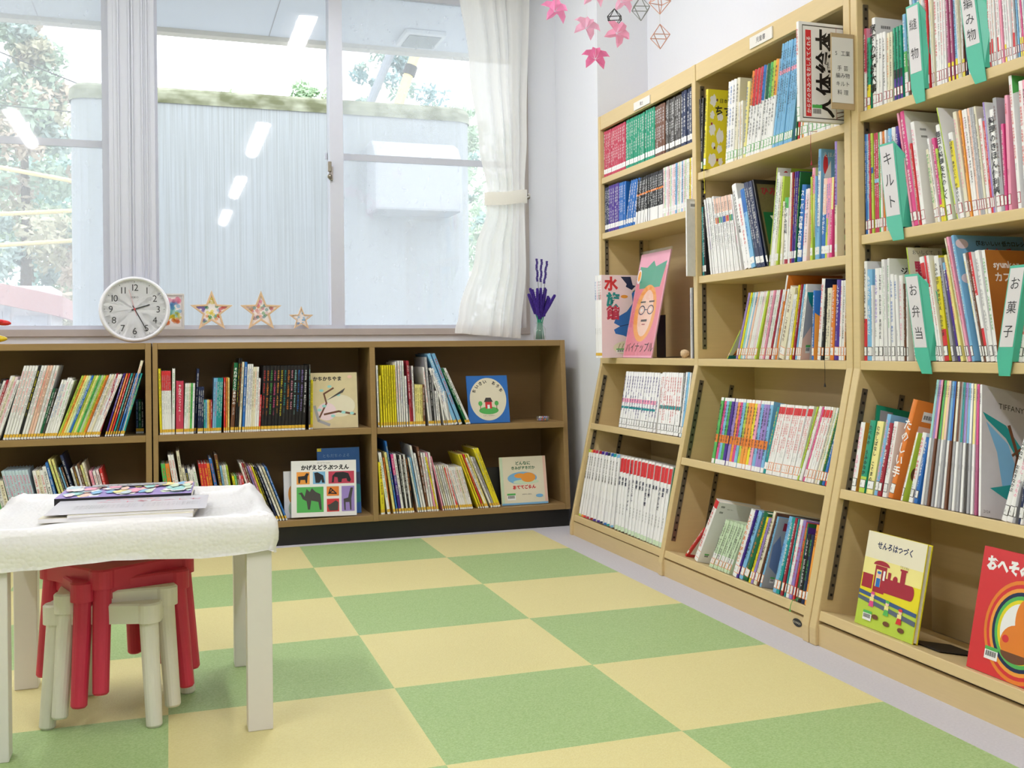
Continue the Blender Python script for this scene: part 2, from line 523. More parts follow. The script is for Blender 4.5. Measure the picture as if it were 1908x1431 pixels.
# ceiling lights (their glow is mirrored in the panes)
DIFF = mat('lit_light_diffuser', 'FFFFFF', 0.6, emit=LAMP_STRENGTH, noise=0)
DIFF.node_tree.nodes['Principled BSDF'].inputs['Emission Color'].default_value = (.965, .955, 1.0, 1)
names = [('nearest the window', -.45), ('second from the window', -3.2), ('third from the window', -5.85), ('farthest from the window', -8.5)]
for x, rowname in ((.2, 'tall bookcase row'), (-1.53, 'middle row'), (-3.4, 'left wall row')):
    for nm, y in (names if x > 0 else names[:2]):
        L = thing('ceiling_light', 'white tube ceiling light, ' + rowname + ', ' + nm, 'ceiling light', (x, y, CEIL), group='tube lights on the ceiling')
        MB().box(-.11, -.66, -.03, .11, .66, 0, WHITEP).build('housing', L)
        prof = [(.046 * math.cos(math.radians(a)), -.03 - .04 * math.sin(math.radians(a))) for a in range(0, 181, 20)]
        MB().prism([(px, -.62, pz) for px, pz in prof], (0, 1.24, 0), DIFF).build('diffuser', L)
# ------------------------------------------------------------------ tall beech bookcases along the right wall
FX, BX, TOPZ = 1.265, 1.505, 1.797
SL_K = 0.137 / 0.65                      # the lower half slopes outward
def slope_x(z):
    return 1.262 - (0.74 - z) * SL_K
TH = math.atan(SL_K)
def shelf_strip(parent, y, x0, z0, x1, z1):
    """slotted steel strip on the -y side of an upright"""
    d = Vector((x1 - x0, 0, z1 - z0)); L = d.length; d.normalize(); n = Vector((-d.z, 0, d.x)) * .008
    a = Vector((x0, y, z0)); e = Vector((x1, y, z1))
    s = MB().prism([a - n, e - n, e + n, a + n], (0, -.003, 0), STEEL)
    k = int(L / .025)
    for i in range(k):
        c_ = a + d * (L * (i + .5) / k) + Vector((0, -.0033, 0))
        h, q = d * .0035, n * .45
        s.add([tuple(c_ - h - q), tuple(c_ - h + q), tuple(c_ + h + q), tuple(c_ + h - q)], [(0, 1, 2, 3)], HOLE)
    return s.build('shelf_strip', parent)
def upright(parent, y0, y1):
    pr = [(FX, y0, TOPZ), (BX, y0, TOPZ), (BX, y0, 0), (1.116, y0, 0), (1.116, y0, .045), (FX, y0, .735)]
    return MB().prism(pr, (0, y1 - y0, 0), WOOD).build('upright', parent, bevel=.003)
def flat_shelf(parent, ya, yb, zt, th=.026, x0=1.272):
    return MB().box(x0, yb, zt - th, BX - .012, ya, zt, WOODH).build('shelf', parent, bevel=.002)
def tilt_shelf(parent, ya, yb, zt, th=.026):
    x0 = slope_x(zt) + .006
    V = Vector((math.sin(TH), 0, math.cos(TH))); Wd = Vector((math.cos(TH), 0, -math.sin(TH)))
    a = Vector((x0, ya, zt)); dep = min((BX - .014 - x0) / Wd.x - th * .21, .30)
    q = [a, a + Wd * dep, a + Wd * dep - V * th, a - V * th]
    return MB().prism(q, (0, yb - ya, 0), WOODH).build('shelf', parent, bevel=.002)
def bay(parent, ya, yb, flats, tilts):
    MB().box(FX + .003, yb, 1.737, FX + .021, ya, TOPZ, WOODH).build('top_rail', parent, bevel=.002)
    MB().box(FX + .021, yb, TOPZ - .022, BX - .012, ya, TOPZ, WOODH).build('top_board', parent)
    MB().box(BX - .012, yb, .005, BX, ya, TOPZ - .022, WOODH).build('back_panel', parent)
    for z in flats:
        flat_shelf(parent, ya, yb, z)
    flat_shelf(parent, ya, yb, .756, .025, 1.262 + .004)
    for z in tilts:
        tilt_shelf(parent, ya, yb, z)
    MB().box(1.126, yb, 0, 1.144, ya, .058, WOODH).build('kick_board', parent)
    u = ya - .0005
    shelf_strip(parent, u, 1.292, .79, 1.292, 1.72)
    shelf_strip(parent, u, 1.455, .79, 1.455, 1.72)
    shelf_strip(parent, u, slope_x(.68) + .03, .68, slope_x(.12) + .03, .12)
    shelf_strip(parent, u, slope_x(.66) + .155, .66, slope_x(.10) + .155, .10)
Y0, Y1, Y2, Y3 = .302, -.5945, -1.506, -2.47
T1 = thing('tall_bookcase', 'tall light beech bookcase with two bays, beside the pillar', 'bookcase', (0, 0, 0))
for y0, y1 in ((.283, .304), (-.609, -.580), (-1.5215, -1.4915)):
    upright(T1, y0, y1)
bay(T1, .283, -.580, (1.53, 1.292), (.477, .088))
bay(T1, -.609, -1.4915, (1.413, 1.048), (.412, .090))
T2 = thing('tall_bookcase', 'tall light beech bookcase at right edge holding craft and recipe books', 'bookcase', (0, 0, 0))
for y0, y1 in ((-1.5555, -1.5255), (-2.50, -2.47)):
    upright(T2, y0, y1)
bay(T2, -1.5555, -2.47, (1.428, 1.096), (.414, .093))
# paper name slips and maker's badge
def sign_plate(parent, name, px, py, w, h, s, sz):
    P = at(px, py, 0, FX - .001)
    f = lambda a, b_, e=0: (FX - .0016 - e, P.y - a, P.z + b_)
    sb = MB().prism([(FX + .003, P.y - a, P.z + b_) for a, b_ in ((0, 0), (w, 0), (w, h), (0, h))], (-.0045, 0, 0), WHITEP)
    text(sb, s, w / 2, h * .3, sz, BK('d'), lambda a, b_: f(a, b_), align='c', bold=.01)
    return sb.build(name, parent)
sign_plate(T1, 'name_slip', 1181, 207, .150, .031, '郷土', .016)
sign_plate(T1, 'name_slip', 1397, 92, .135, .036, '児童書', .019)
P = at(1486, 1160, 0, 1.126)
bd = MB()
fm = lambda a, b_: (1.1245, P.y - a, P.z + b_)
bd.prism([(1.126, P.y - .022 * math.cos(math.radians(t)), P.z + .011 * math.sin(math.radians(t))) for t in range(0, 360, 15)], (-.0014, 0, 0), BLKM)
text(bd, 'KONGO', 0, -.0035, .0095, BK('c'), fm, align='c')
bd.build('badge', T1)

# ------------------------------------------------------------------ low brown bookcases under the window
def low_front(z):
    return .500 + (z - .10) * (.055 / .735)
LOW_TOP = .836
def low_case(x0, x1, label):
    T = thing('low_bookcase', label, 'bookcase', (0, 0, 0))
    yb = WALL_Y - .006
    def side(a, b_, nm):
        pr = [(a, low_front(.078) + .004 * 0, .078), (a, low_front(LOW_TOP), LOW_TOP if nm == 'side_panel' else LOW_TOP - .026), (a, yb, LOW_TOP if nm == 'side_panel' else LOW_TOP - .026), (a, yb, .078)]
        MB().prism(pr, (b_ - a, 0, 0), OAK).build(nm, T, bevel=.0015)
    side(x0, x0 + .019, 'side_panel'); side(x1 - .022, x1, 'side_panel')
    xm = (x0 + x1) / 2
    side(xm - .011, xm + .012, 'divider')
    MB().box(x0 + .019, low_front(LOW_TOP) + .001, LOW_TOP - .026, x1 - .022, yb, LOW_TOP, OAK).build('top_board', T, bevel=.0015)
    MB().box(x0 + .019, yb - .008, .078, x1 - .022, yb, LOW_TOP - .026, OAKB).build('back_panel', T)
    for a, b_ in ((x0 + .019, xm - .011), (xm + .012, x1 - .022)):
        dy = -.016 if a > .2 else 0
        MB().box(a, low_front(.47) + dy, .444, b_, yb - .008, .470, OAK).build('shelf', T, bevel=.0015)
        MB().box(a, low_front(.1) + .001, .078, b_, yb - .008, .103, OAK).build('bottom_board', T, bevel=.0015)
    MB().box(x0, .519, 0, x1, yb, .078, BLACK).build('kick_board', T)
    return T
low_case(-.553, 1.195, 'low brown oak bookcase with blue picture book, right of the clock')
low_case(-2.315, -.558, 'low brown oak bookcase cut off at the left frame edge')
# ------------------------------------------------------------------ books
WORDS = ['むかしばなし', 'どうぶつのはなし', 'おおきなかぶ', 'ものがたり', 'きょうりゅう', 'ずかん', 'えほんのくに', 'ともだち', 'うみのなか', 'やまのいえ',
         'そらのほし', 'くもとかぜ', 'はなとむし', 'のりもの', 'たべもの', 'ことばあそび', 'あかいくつ', 'しろいうま', 'おばあさん', 'たからじま', 'こぐまのもり', 'まほうのえ']
TRIM = {'y': ('y', None), 'w': ('w', None), 'r': ('w', 'o'), 'g': ('w', 'g'), 'd': ('w', 'd'), 'm': ('w', 'R'), None: None}
TAPE = mat('yellow_label_tape', 'E3B53A', 0.5, noise=.08)

def parse(sp):
    """'w/r|T:s:.3' -> base, lettering colour, bands [(from, to, colour)]"""
    a = sp.split('|')
    base, txt = (a[0].split('/') + [None])[:2]
    bands = []
    for q in a[1:]:
        z = q.split(':')
        if z[0] == 'T':
            bands.append((1 - float(z[2]) if len(z) > 2 else .65, 1, z[1]))
        elif z[0] == 'B':
            bands.append((0, float(z[2]) if len(z) > 2 else .2, z[1]))
        else:
            bands.append((float(z[2]), float(z[3]), z[1]))
    return base, txt, bands

def make_book(name, M, t, d, h, spec, sticker='y', words=None, art=None, back=None, txt_from=.93, txt_len=None, sz=None, two=False, front=None, seen=1.0):
    base, tc, bands = parse(spec)
    hard = t > .007
    r = min(.0035, t * .2); b = .002 if hard else min(.0008, t * .12)
    lv = sorted({0.0, 1.0, *[q for bd in bands for q in bd[:2]]})
    o_ = [(0, d), (0, r)] + [(t * k / 4, r - r * math.sin(math.pi * k / 4)) for k in (1, 2, 3)] + [(t, r), (t, d)]
    i_ = [(b, d), (b, r + b)] + [(b + (t - 2 * b) * k / 4, r + b) for k in (1, 2, 3)] + [(t - b, r + b), (t - b, d)]
    mb = MB()
    bm = BK(base)
    for li in range(len(lv) - 1):
        za, zb = lv[li] * h, lv[li + 1] * h
        zc = (lv[li] + lv[li + 1]) / 2
        bc = bm
        for q in bands:
            if q[0] <= zc <= q[1]:
                bc = BK(q[2])
        vs = [(x, y, za) for x, y in o_] + [(x, y, zb) for x, y in o_]
        mb.add(vs, [(0, 1, 8, 7)], BK(front) if front and 0 else bm)
        mb.add(vs, [(k, k + 1, k + 8, k + 7) for k in range(1, 5)], bc)
        mb.add(vs, [(5, 6, 13, 12)], BK(back) if back else bm)
    vi = [(x, y, 0) for x, y in i_] + [(x, y, h) for x, y in i_]
    mb.add(vi, [(k + 7, k + 8, k + 1, k) for k in range(6)], bm)
    for z, fl in ((0, 1), (h, 0)):
        vs = [(x, y, z) for x, y in o_] + [(x, y, z) for x, y in i_]
        mb.add(vs, [(k, k + 7, k + 8, k + 1) if fl else (k + 1, k + 8, k + 7, k) for k in range(6)], bm)
    mb.add([(0, d, 0), (b, d, 0), (b, d, h), (0, d, h), (t - b, d, 0), (t, d, 0), (t, d, h), (t - b, d, h)], [(1, 0, 3, 2), (5, 4, 7, 6)], bm)
    if tc and t > .003:
        fm = lambda a, c_: (a, -.0004, c_)
        wd = words or rnd.choice(WORDS)
        s = sz or min(t * .64, h * (txt_len or .5) / max(5, len(wd)), .013)
        while not words and len(wd) * s < h * .5:
            wd += ' ' + rnd.choice(WORDS)
        n = int(min(len(wd), (h * (txt_from - .14)) / (s * 1.02)))
        text(mb, wd[:n], t / 2, h * txt_from, s, BK(tc), fm, vertical=True, bold=.02)
        if t > .006 and h * (txt_from - .1) - n * s * 1.02 > h * .22:
            s2 = min(s * .6, t * .5)
            text(mb, rnd.choice(WORDS)[:4], t / 2, min(h * .36, h * txt_from - n * s * 1.02 - .01), s2, BK('k' if base in 'wcyYpsazPL' else tc), fm, vertical=True)
    if art:
        A = Art(mb, d - .002, h, lambda a, c_, e=0: (t + .0002 + e, a + .001, c_))
        if seen < 1:
            A.squeeze(seen)
        art(A)
    o = mb.build(name, M=M)
    pb = MB().box(b + .0001, r + b + .0002, .003, t - b - .0001, d - .003, h - .003, PAPER).build('page_block', o)
    if sticker:
        bc, oc = TRIM[sticker]
        z0 = .009 if sticker == 'y' else .014
        z1 = z0 + (.012 if sticker == 'y' else min(.022, h * .1))
        def patch(mb2, za, zb, e, m_, k0=1, k1=5, shrink=0):
            q = [(x + (shrink if k == 0 else -shrink if k == 4 else 0), y - e) for k, (x, y) in enumerate(o_[1:6])]
            vs = [(x, y, za) for x, y in q] + [(x, y, zb) for x, y in q]
            mb2.add(vs, [(k, k + 1, k + 6, k + 5) for k in range(4)], m_)
        sb = MB()
        if sticker == 'y':
            patch(sb, z0, z1, .0003, TAPE)
            patch(sb, 0.0005, z0 - .001, .00025, BK('w'))
        else:
            if oc:
                patch(sb, z0 - .0015, z1 + .0015, .0003, BK(oc))
            patch(sb, z0, z1, .0005, BK('w'), shrink=.0006 if oc else 0)
            fm = lambda a, c_: (a, -.0011, c_)
            if t > .006:
                text(sb, 'E', t / 2, z0 + (z1 - z0) * .3, min(t * .4, .008), BK('d'), fm, align='c')
        sb.build('spine_label', o)
    return o

class Row:
    def __init__(s, O, U, V, W, zoom, loc, noun, name, depth, sticker):
        s.O, s.U, s.V, s.W = Vector(O), Vector(U), Vector(V), Vector(W)
        s.zoom, s.loc, s.noun, s.name, s.depth, s.sticker = zoom, loc, noun, name, depth, sticker
    def within(s, a, b_, clear=None):
        s.lim = (a, b_)
        if clear:
            s.clear = clear
        return s
    def px(s, x, y=None):
        z = s.zoom
        return (z[0] + x / z[2]) if y is None else (z[0] + x / z[2], z[1] + y / z[2])
    def u_at(s, x, w=0.0):
        P = s.O + s.W * w - CAM
        k = (s.px(x) - PPX) / FOC
        # (P + uU).RGT = k (P + uU).FWD
        return -(P.dot(RGT) - k * P.dot(FWD)) / (s.U.dot(RGT) - k * s.U.dot(FWD))
    def uv(s, x, y, w=0.0):
        d = ray(*s.px(x, y)); Q = s.O + s.W * w
        tt = (Q - CAM).dot(s.W) / d.dot(s.W)
        R = CAM + d * tt - Q
        return R.dot(s.U), R.dot(s.V)
    def frame(s, u, lean, t, w, lift=0.0):
        X = s.U * math.cos(lean) - s.V * math.sin(lean)
        Z = s.V * math.cos(lean) + s.U * math.sin(lean)
        o = s.O + s.U * u + s.V * (.0006 + lift + max(0.0, t * math.sin(lean))) + s.W * w
        Y = s.W
        return Matrix(((X.x, Y.x, Z.x, o.x), (X.y, Y.y, Z.y, o.y), (X.z, Y.z, Z.z, o.z), (0, 0, 0, 1)))

BOOK_COUNT = {}
def _sat(a, b):
    for P_, Q_ in ((a, b), (b, a)):
        for i in range(4):
            e = (P_[(i + 1) % 4][0] - P_[i][0], P_[(i + 1) % 4][1] - P_[i][1])
            n = (-e[1], e[0])
            pa = [p[0] * n[0] + p[1] * n[1] for p in P_]; qa = [p[0] * n[0] + p[1] * n[1] for p in Q_]
            if max(pa) <= min(qa) or max(qa) <= min(pa):
                return False
    return True
def settle(row, u, ln, t, h, w0, w1):
    """nudge a book sideways until it no longer cuts into one already on the shelf"""
    if not hasattr(row, 'taken'):
        row.taken = []
        for a_, b_ in ((row.lim[0] - .2, row.lim[0]), (row.lim[1], row.lim[1] + .2)):
            row.taken.append(([(a_, -.2), (b_, -.2), (b_, 1), (a_, 1)], -.02, .3))
    def quad(uu, tt):
        c, s = math.cos(ln), math.sin(ln); v = max(0.0, tt * s)
        return [(uu, v), (uu + tt * c, v - tt * s), (uu + tt * c + h * s, v - tt * s + h * c), (uu + h * s, v + h * c)]
    best = (u, t)
    for du, k in ((0, 1), (.002, 1), (.004, 1), (.002, .8), (.006, .9), (.004, .6), (.009, .8), (-.003, .8), (.013, .8), (-.006, .7), (.018, .7)):
        q = quad(u + du, t * k)
        if not any(_sat(q, b_) and w0 < e1 and e0 < w1 for b_, e0, e1 in row.taken):
            best = (u + du, t * k)
            break
    else:
        print('TIGHT', row.loc, round(u, 3), round(t, 4))
    row.taken.append((quad(*best), w0, w1))
    return best
def run(row, xb0, xb1, n, top, specs, name, var=0.0, wofs=.004, sticker=0, art=None, back=None, words=None, noun=None, fill=.96, hmax=None, depth=None, lean=None, h=None, top2=None, **kw):
    """N books side by side whose spines stand between XB0 and XB1; TOP is the first one's upper left corner"""
    if isinstance(specs, str):
        specs = specs.split()
    u0, u1 = row.u_at(xb0, wofs), row.u_at(xb1, wofs)
    ut, vt = row.uv(*top, wofs)
    ln = math.atan2(ut - u0, vt) if lean is None else lean
    H = math.hypot(ut - u0, vt) if lean is None else vt / math.cos(ln)
    if h:
        H = h
    if hasattr(row, 'clear'):
        H = min(H, (row.clear - .004) / math.cos(ln) - abs(math.sin(ln)) * .02)
    st = (u1 - u0) / n
    ln1, H1, tmax = ln, H, 1.0
    if top2:
        ul, vl = row.uv(*top2, wofs); ub = u0 + st * (n - 1)
        ln1, H1 = math.atan2(ul - ub, vl), math.hypot(ul - ub, vl); tmax = (ul - ut) / (n - 1)
    ln0, H0 = ln, H
    out = []
    for i in range(n):
        k_ = i / max(1, n - 1); ln = ln0 + (ln1 - ln0) * k_; H = H0 + (H1 - H0) * k_
        sp = specs[i % len(specs)]
        t = max(.0015, min(st, tmax) * math.cos(ln) * fill)
        hh = H * (1 + (rnd.random() - .5) * 2 * var)
        if hmax:
            hh = min(hh, hmax)
        dd = depth or min(row.depth, hh * .74)
        wj = wofs + rnd.random() * .004
        uu, t = settle(row, u0 + st * i + st * (1 - fill) * .5, ln, t, hh, wj, wj + dd)
        M = row.frame(uu, ln, t, wj)
        wd = words[i % len(words)] if words else None
        nm = noun or row.noun
        o = make_book(row.name if not noun else noun.replace(' ', '_').replace("'", ''), M, t, dd, hh, sp, row.sticker if sticker == 0 else sticker,
                      words=wd, art=art if i == n - 1 else None, back=back if i == n - 1 else None, **kw)
        b_, t_, _bd = parse(sp)
        if n == 1:
            lab = '%s, %s' % (name, row.loc)
            tag(o, lab, nm)
        else:
            look = PAL[b_][1]
            if t_ and len((look + name + row.loc).split()) < 10:
                look += ' ' + PAL[t_][1] + '-lettered'
            lab = '%s %s, %s from left %s, %s' % (look, nm.split()[-1], ORD[i], name, row.loc)
            tag(o, lab, nm, '%s, %s' % (name, row.loc))
        BOOK_COUNT[nm] = BOOK_COUNT.get(nm, 0) + 1
        out.append(o)
    return out

def face_book(row, BL, BR, TL, t, spec, artf, label, noun, name, w0=.03, back_lean=.2, sticker=None, roll=0.0, lift=0.0):
    """a book set up with its front cover outward, leaning back"""
    ca, sa = math.cos(back_lean), math.sin(back_lean)
    u0, u1 = row.u_at(BL, w0), row.u_at(BR, w0)
    V2 = row.V * ca + row.W * sa
    N = -(row.W * ca - row.V * sa)
    o = row.O + row.W * w0 + row.U * u0
    d = ray(*row.px(*TL))
    P = CAM + d * ((o - CAM).dot(N) / d.dot(N))
    hh = (P - o).dot(V2)
    wd = u1 - u0
    cr, sr = math.cos(roll), math.sin(roll)
    Y = row.U * cr + V2 * sr; Z = V2 * cr - row.U * sr
    org = o - N * t + row.V * (t * sa + .0005 + lift)
    M = Matrix(((N.x, Y.x, Z.x, org.x), (N.y, Y.y, Z.y, org.y), (N.z, Y.z, Z.z, org.z), (0, 0, 0, 1)))
    ob = make_book(name, M, t, wd, hh, spec, sticker, art=artf)
    tag(ob, label, noun)
    BOOK_COUNT[noun] = BOOK_COUNT.get(noun, 0) + 1
    return ob, M, wd, hh

XL = (1, 0, 0); YL = (0, 1, 0); ZL = (0, 0, 1); UT = (0, -1, 0)
def low_row(z, zoom, loc, fr=.004, dy=0):
    return Row((0, low_front(z) + fr + dy, z), XL, ZL, YL, zoom, loc, 'picture book', 'picture_book', .25, 'y')
def tall_row(z, zoom, loc, noun, name, sticker, x=1.276):
    return Row((x, 0, z), UT, ZL, XL, zoom, loc, noun, name, .20, sticker)
def tilt_row(z, zoom, loc, noun, name, sticker):
    return Row((slope_x(z) + .008, 0, z), UT, (math.sin(TH), 0, math.cos(TH)), (math.cos(TH), 0, -math.sin(TH)), zoom, loc, noun, name, .22, sticker)
Z3 = (0, 440, 2.981); Z6 = (500, 640, 3.18); ZA = (1080, 100, 3.977); ZB1 = (1270, 0, 4.4714); ZB2 = (1270, 260, 5.111)
ZA3 = (1080, 440, 5.111); ZB3 = (1300, 500, 5.9625); ZC1 = (1570, 0, 5.645); ZC2 = (1570, 140, 4.615); ZC3 = (1570, 420, 5.109)
ZA4 = (1040, 660, 3.67); ZB4 = (1240, 680, 5.3); ZB5 = (1220, 900, 4.771); ZC4 = (1560, 680, 4.770); ZC5 = (1560, 940, 3.974)

# ---- low bookcases, picture books with a strip of yellow tape
LB, MBAY, RB = (-1.424, -.581), (-.533, .309), (.334, 1.172)
L1 = low_row(.470, Z3, 'upper shelf, left low bookcase').within(*LB, .338)
run(L1, -112, -6, 7, (8, 797), 'k/w w/k R/w w/r c/k z/r w/k', 'of mixed edge books', var=.05)
run(L1, 4, 204, 12, (123, 724), 'w/r w/r w/r w/r w/k k/y w/k w/r P/r P/k w/e w/r', 'in tall leaning white row')
run(L1, 206, 232, 2, (290, 850), 'G/w d/w', 'of two dark spines')
run(L1, 234, 306, 5, (338, 800), 'w/b w/b w/m w/g w/k', 'in short white row', var=.03)
run(L1, 308, 462, 11, (448, 780), 'l/k O/k Y/g L/k b/w l/n Y/g g/k L/g l/k o/k', 'in leaning green row', two=True)
run(L1, 464, 538, 5, (604, 772), 'w/k c/k w/r w/v w/r', 'in white row after green books')
run(L1, 540, 664, 9, (647, 766), 'R/w V/w o/w r/w t/w n/w b/w b/w t/y', 'in leaning rainbow row')
run(L1, 668, 684, 1, (782, 694), 'c/r', 'tall cream book leaning on right panel')
run(L1, 755, 800, 3, (757, 908), 'B/s G/w k/w', 'of small upright books', wofs=.12, lean=0)

L2 = low_row(.103, Z3, 'lower shelf, left low bookcase').within(*LB, .338)
run(L2, 104, 250, 8, (5, 1309), 'A/m', 'in pale blue set')
run(L2, -70, 95, 7, (-150, 1370), 'g/w w/k c/n w/g', 'of short books at frame edge')
run(L2, 258, 318, 3, (177, 1307), 'w/r c/n w/r', 'of three cream books')
run(L2, 320, 345, 1, (222, 1285), 'w/k', 'white black-lettered book behind the table')
run(L2, 348, 366, 1, (240, 1262), 'b/w', 'blue book behind the table')
run(L2, 368, 405, 2, (236, 1245), 'Y/g Y/g', 'of tall pale yellow pair')
run(L2, 408, 446, 3, (283, 1290), 'd/w s/k n/w', 'of short dark books')
run(L2, 448, 470, 1, (303, 1222), 'B/w', 'thick navy book standing tallest', )
run(L2, 474, 560, 6, (365, 1280), 'w/k n/y w/v n/w Y/b c/k', 'of slim mixed books', var=.05)
run(L2, 562, 640, 4, (470, 1303), 'p/r w/r z/k r/w', 'of pink and red books', var=.04)

M1 = low_row(.470, Z3, 'upper shelf, low bay by clock').within(*MBAY, .338)
run(M1, 888, 901, 1, (879, 738), 'y/k', 'bright yellow slim book at left panel')
run(M1, 902, 954, 5, (896, 750), 'w/e|T:r:.31', 'of red topped white set')
run(M1, 955, 971, 1, (957, 737), 'w/g', 'tall white book after red topped set')
run(M1, 976, 1019, 1, (978, 806), 'x/w', 'thick rose red book with white letters', words=['やんばれヘンリーくん'])
run(M1, 1021, 1076, 5, (1029, 820), 'w/g w/g c/k g/k w/b', 'of short white books')
run(M1, 1077, 1090, 1, (1095, 738), 'B/w', 'tall slim navy book', wofs=.03)
run(M1, 1091, 1122, 3, (1098, 840), 'B/w', 'of navy set')
run(M1, 1124, 1171, 5, (1124, 911), 't/w s/k Y/r o/k R/w', 'in shortest coloured row')
run(M1, 1173, 1223, 5, (1184, 790), 's/k s/r t/w t/w t/w', 'in blue green row')
run(M1, 1224, 1258, 3, (1225, 788), 'r/w o/k Y/r', 'of red yellow trio')
run(M1, 1260, 1288, 1, (1282, 705), 'n/w|T:G:.4', 'thick green and brown book with big letters', words=['それほんとうにあおいの'], sz=.0135)
run(M1, 1291, 1312, 2, (1315, 680), 'k/y k/o', 'of tall black pair')
run(M1, 1313, 1329, 1, (1333, 700), 'c/n', 'tall tan book after black pair')
run(M1, 1331, 1349, 1, (1348, 700), 'b/w', 'tall blue book with white letters')
run(M1, 1351, 1384, 3, (1368, 712), 'w/k w/b w/k', 'of tall patterned white books')
run(M1, 1386, 1418, 3, (1402, 728), 'c/k c/r w/k', 'of tall cream books')
run(M1, 1419, 1430, 1, (1432, 790), 'w/r', 'white book shorter than its neighbours')
run(M1, 1431, 1440, 1, (1440, 882), 'r/w', 'short red book before black set')
run(M1, 1442, 1690, 13, (1458, 722), 'k/r k/o k/g k/m k/O k/y k/t k/o k/p k/a k/b k/v k/w', 'in black set')
run(M1, 1691, 1704, 1, (1692, 714), 'd/a', 'charcoal book with aqua letters ending black set')
run(M1, 1712, 1730, 1, (1714, 800), 'y/n', 'short yellow booklet beside face-out tree cover', wofs=.02)

M2 = low_row(.103, Z3, 'lower shelf, low bay by clock').within(*MBAY, .338)
run(M2, 938, 985, 2, (892, 1268), 'g/r o/g', 'of green and orange pair')
run(M2, 1000, 1032, 2, (925, 1220), 'w/r w/r', 'of white red-lettered pair')
run(M2, 1034, 1050, 1, (972, 1197), 'c/k', 'tallest cream book behind the table')
run(M2, 1075, 1150, 5, (1010, 1300), 'c/k B/y w/k w/k w/g', 'of pale books', var=.04)
run(M2, 1152, 1215, 4, (1100, 1268), 'r/y r/O r/y o/k', 'of red books')
run(M2, 1217, 1238, 1, (1140, 1240), 'b/o', 'tall blue and orange book')
run(M2, 1240, 1262, 1, (1176, 1218), 'n/y', 'tall brown patterned book')
run(M2, 1264, 1310, 4, (1210, 1278), 's/k c/k w/g l/k', 'of short pale books')
run(M2, 1330, 1392, 5, (1288, 1335), 'y/k g/w n/w p/k r/w', 'of low bright books')
run(M2, 1428, 1462, 3, (1320, 1265), 'w/r R/w n/w', 'of red brown books')
run(M2, 1464, 1512, 4, (1352, 1285), 'v/k p/k y/k k/y', 'of slim bright books')
run(M2, 1514, 1580, 4, (1395, 1290), 'B/w w/k c/n b/w', 'of leaning blue books')

R1 = low_row(.470, Z6, 'upper shelf, right low bay', dy=-.016).within(*RB, .338)
run(R1, 634, 645, 1, (622, 131), 'w/b', 'tall white book at left divider', wofs=.02)
run(R1, 646, 659, 1, (634, 192), 'y/n', 'short mustard yellow booklet')
run(R1, 661, 742, 6, (648, 131), 'y/k', 'of yellow set')
run(R1, 744, 755, 1, (726, 112), 'w/r', 'slim white book after yellow set')
run(R1, 756, 794, 3, (741, 104), 'w/r w/b w/g', 'of tall white trio')
run(R1, 796, 811, 1, (782, 194), 'w/k', 'short white book with black letters')
run(R1, 812, 823, 1, (806, 226), 'c/k', 'short cream book')
run(R1, 825, 840, 2, (812, 218), 'b/w R/w', 'of short pair')
run(R1, 842, 857, 1, (817, 104), 'R/w', 'tall dark red book')
run(R1, 858, 867, 1, (843, 134), 'w/k', 'slim white book by dark red one')
run(R1, 869, 926, 5, (863, 246), 'Y/k Y/k Y/k Y/k n/w', 'of short pale yellow set')
run(R1, 928, 943, 1, (890, 142), 'w/r', 'white book leaning left, red letters')
run(R1, 945, 962, 1, (908, 82), 'e/w', 'tall grey book leaning left')
run(R1, 964, 990, 2, (938, 162), 'k/w e/k', 'of dark leaning pair')
run(R1, 992, 1014, 2, (974, 282), 'w/k w/k', 'of small white pair')
run(R1, 1018, 1066, 4, (985, 285), 'w e w e', 'of thin blank leaning pads')
run(R1, 1072, 1104, 2, (950, 150), 'w/k w/b', 'of leaning white pair')
run(R1, 1106, 1148, 2, (942, 66), 's/w s/r', 'of long leaning blue pair')
run(R1, 1168, 1198, 2, (1020, 152), 'G/w w/k', 'of outer leaning pair')

AB_, BB_, CB_ = (-.2825, .5795), (.6095, 1.491), (1.556, 2.469)
R2 = low_row(.103, Z6, 'lower shelf, right low bay').within(*RB, .338)
run(R2, 660, 688, 1, (643, 706), 'y/n', 'wide mustard board at left divider')
run(R2, 692, 704, 1, (655, 680), 'o/k', 'slim orange book')
run(R2, 708, 742, 2, (652, 650), 'w/g Y/g', 'of white and cream pair')
run(R2, 744, 756, 1, (674, 582), 'b/y', 'tallest blue book')
run(R2, 758, 778, 1, (706, 660), 'V/w|T:m:.35', 'pink and navy patterned book')
run(R2, 782, 800, 1, (728, 658), 'w/k', 'white book with bold black letters')
run(R2, 802, 858, 5, (756, 664), 'k/w w/k k/w w/k k/o', 'of speckled black set')
run(R2, 859, 868, 1, (795, 672), 'o/k', 'slim orange dotted book')
run(R2, 870, 892, 2, (808, 680), 'w/g s/k', 'of pale pair')
run(R2, 894, 908, 1, (820, 608), 'w/s', 'tall white and blue book')
run(R2, 909, 924, 1, (843, 655), 'w/k', 'white book before dark one')
run(R2, 925, 942, 1, (860, 616), 'n/w', 'tall dark brown book')
run(R2, 944, 1002, 4, (890, 652), 'w/r w/k p/w w/r', 'of white and pink row')
run(R2, 1003, 1022, 2, (928, 674), 'y/k p/r', 'of yellow and pink pair')
run(R2, 1026, 1112, 7, (958, 728), 'w/k c/k w/k', 'of small white paperbacks')
run(R2, 1114, 1134, 1, (1040, 738), 'r/w', 'slim red book')
run(R2, 1136, 1214, 6, (1066, 738), 'w/o w/k w/r c/k w/o w/k', 'of leaning white row')
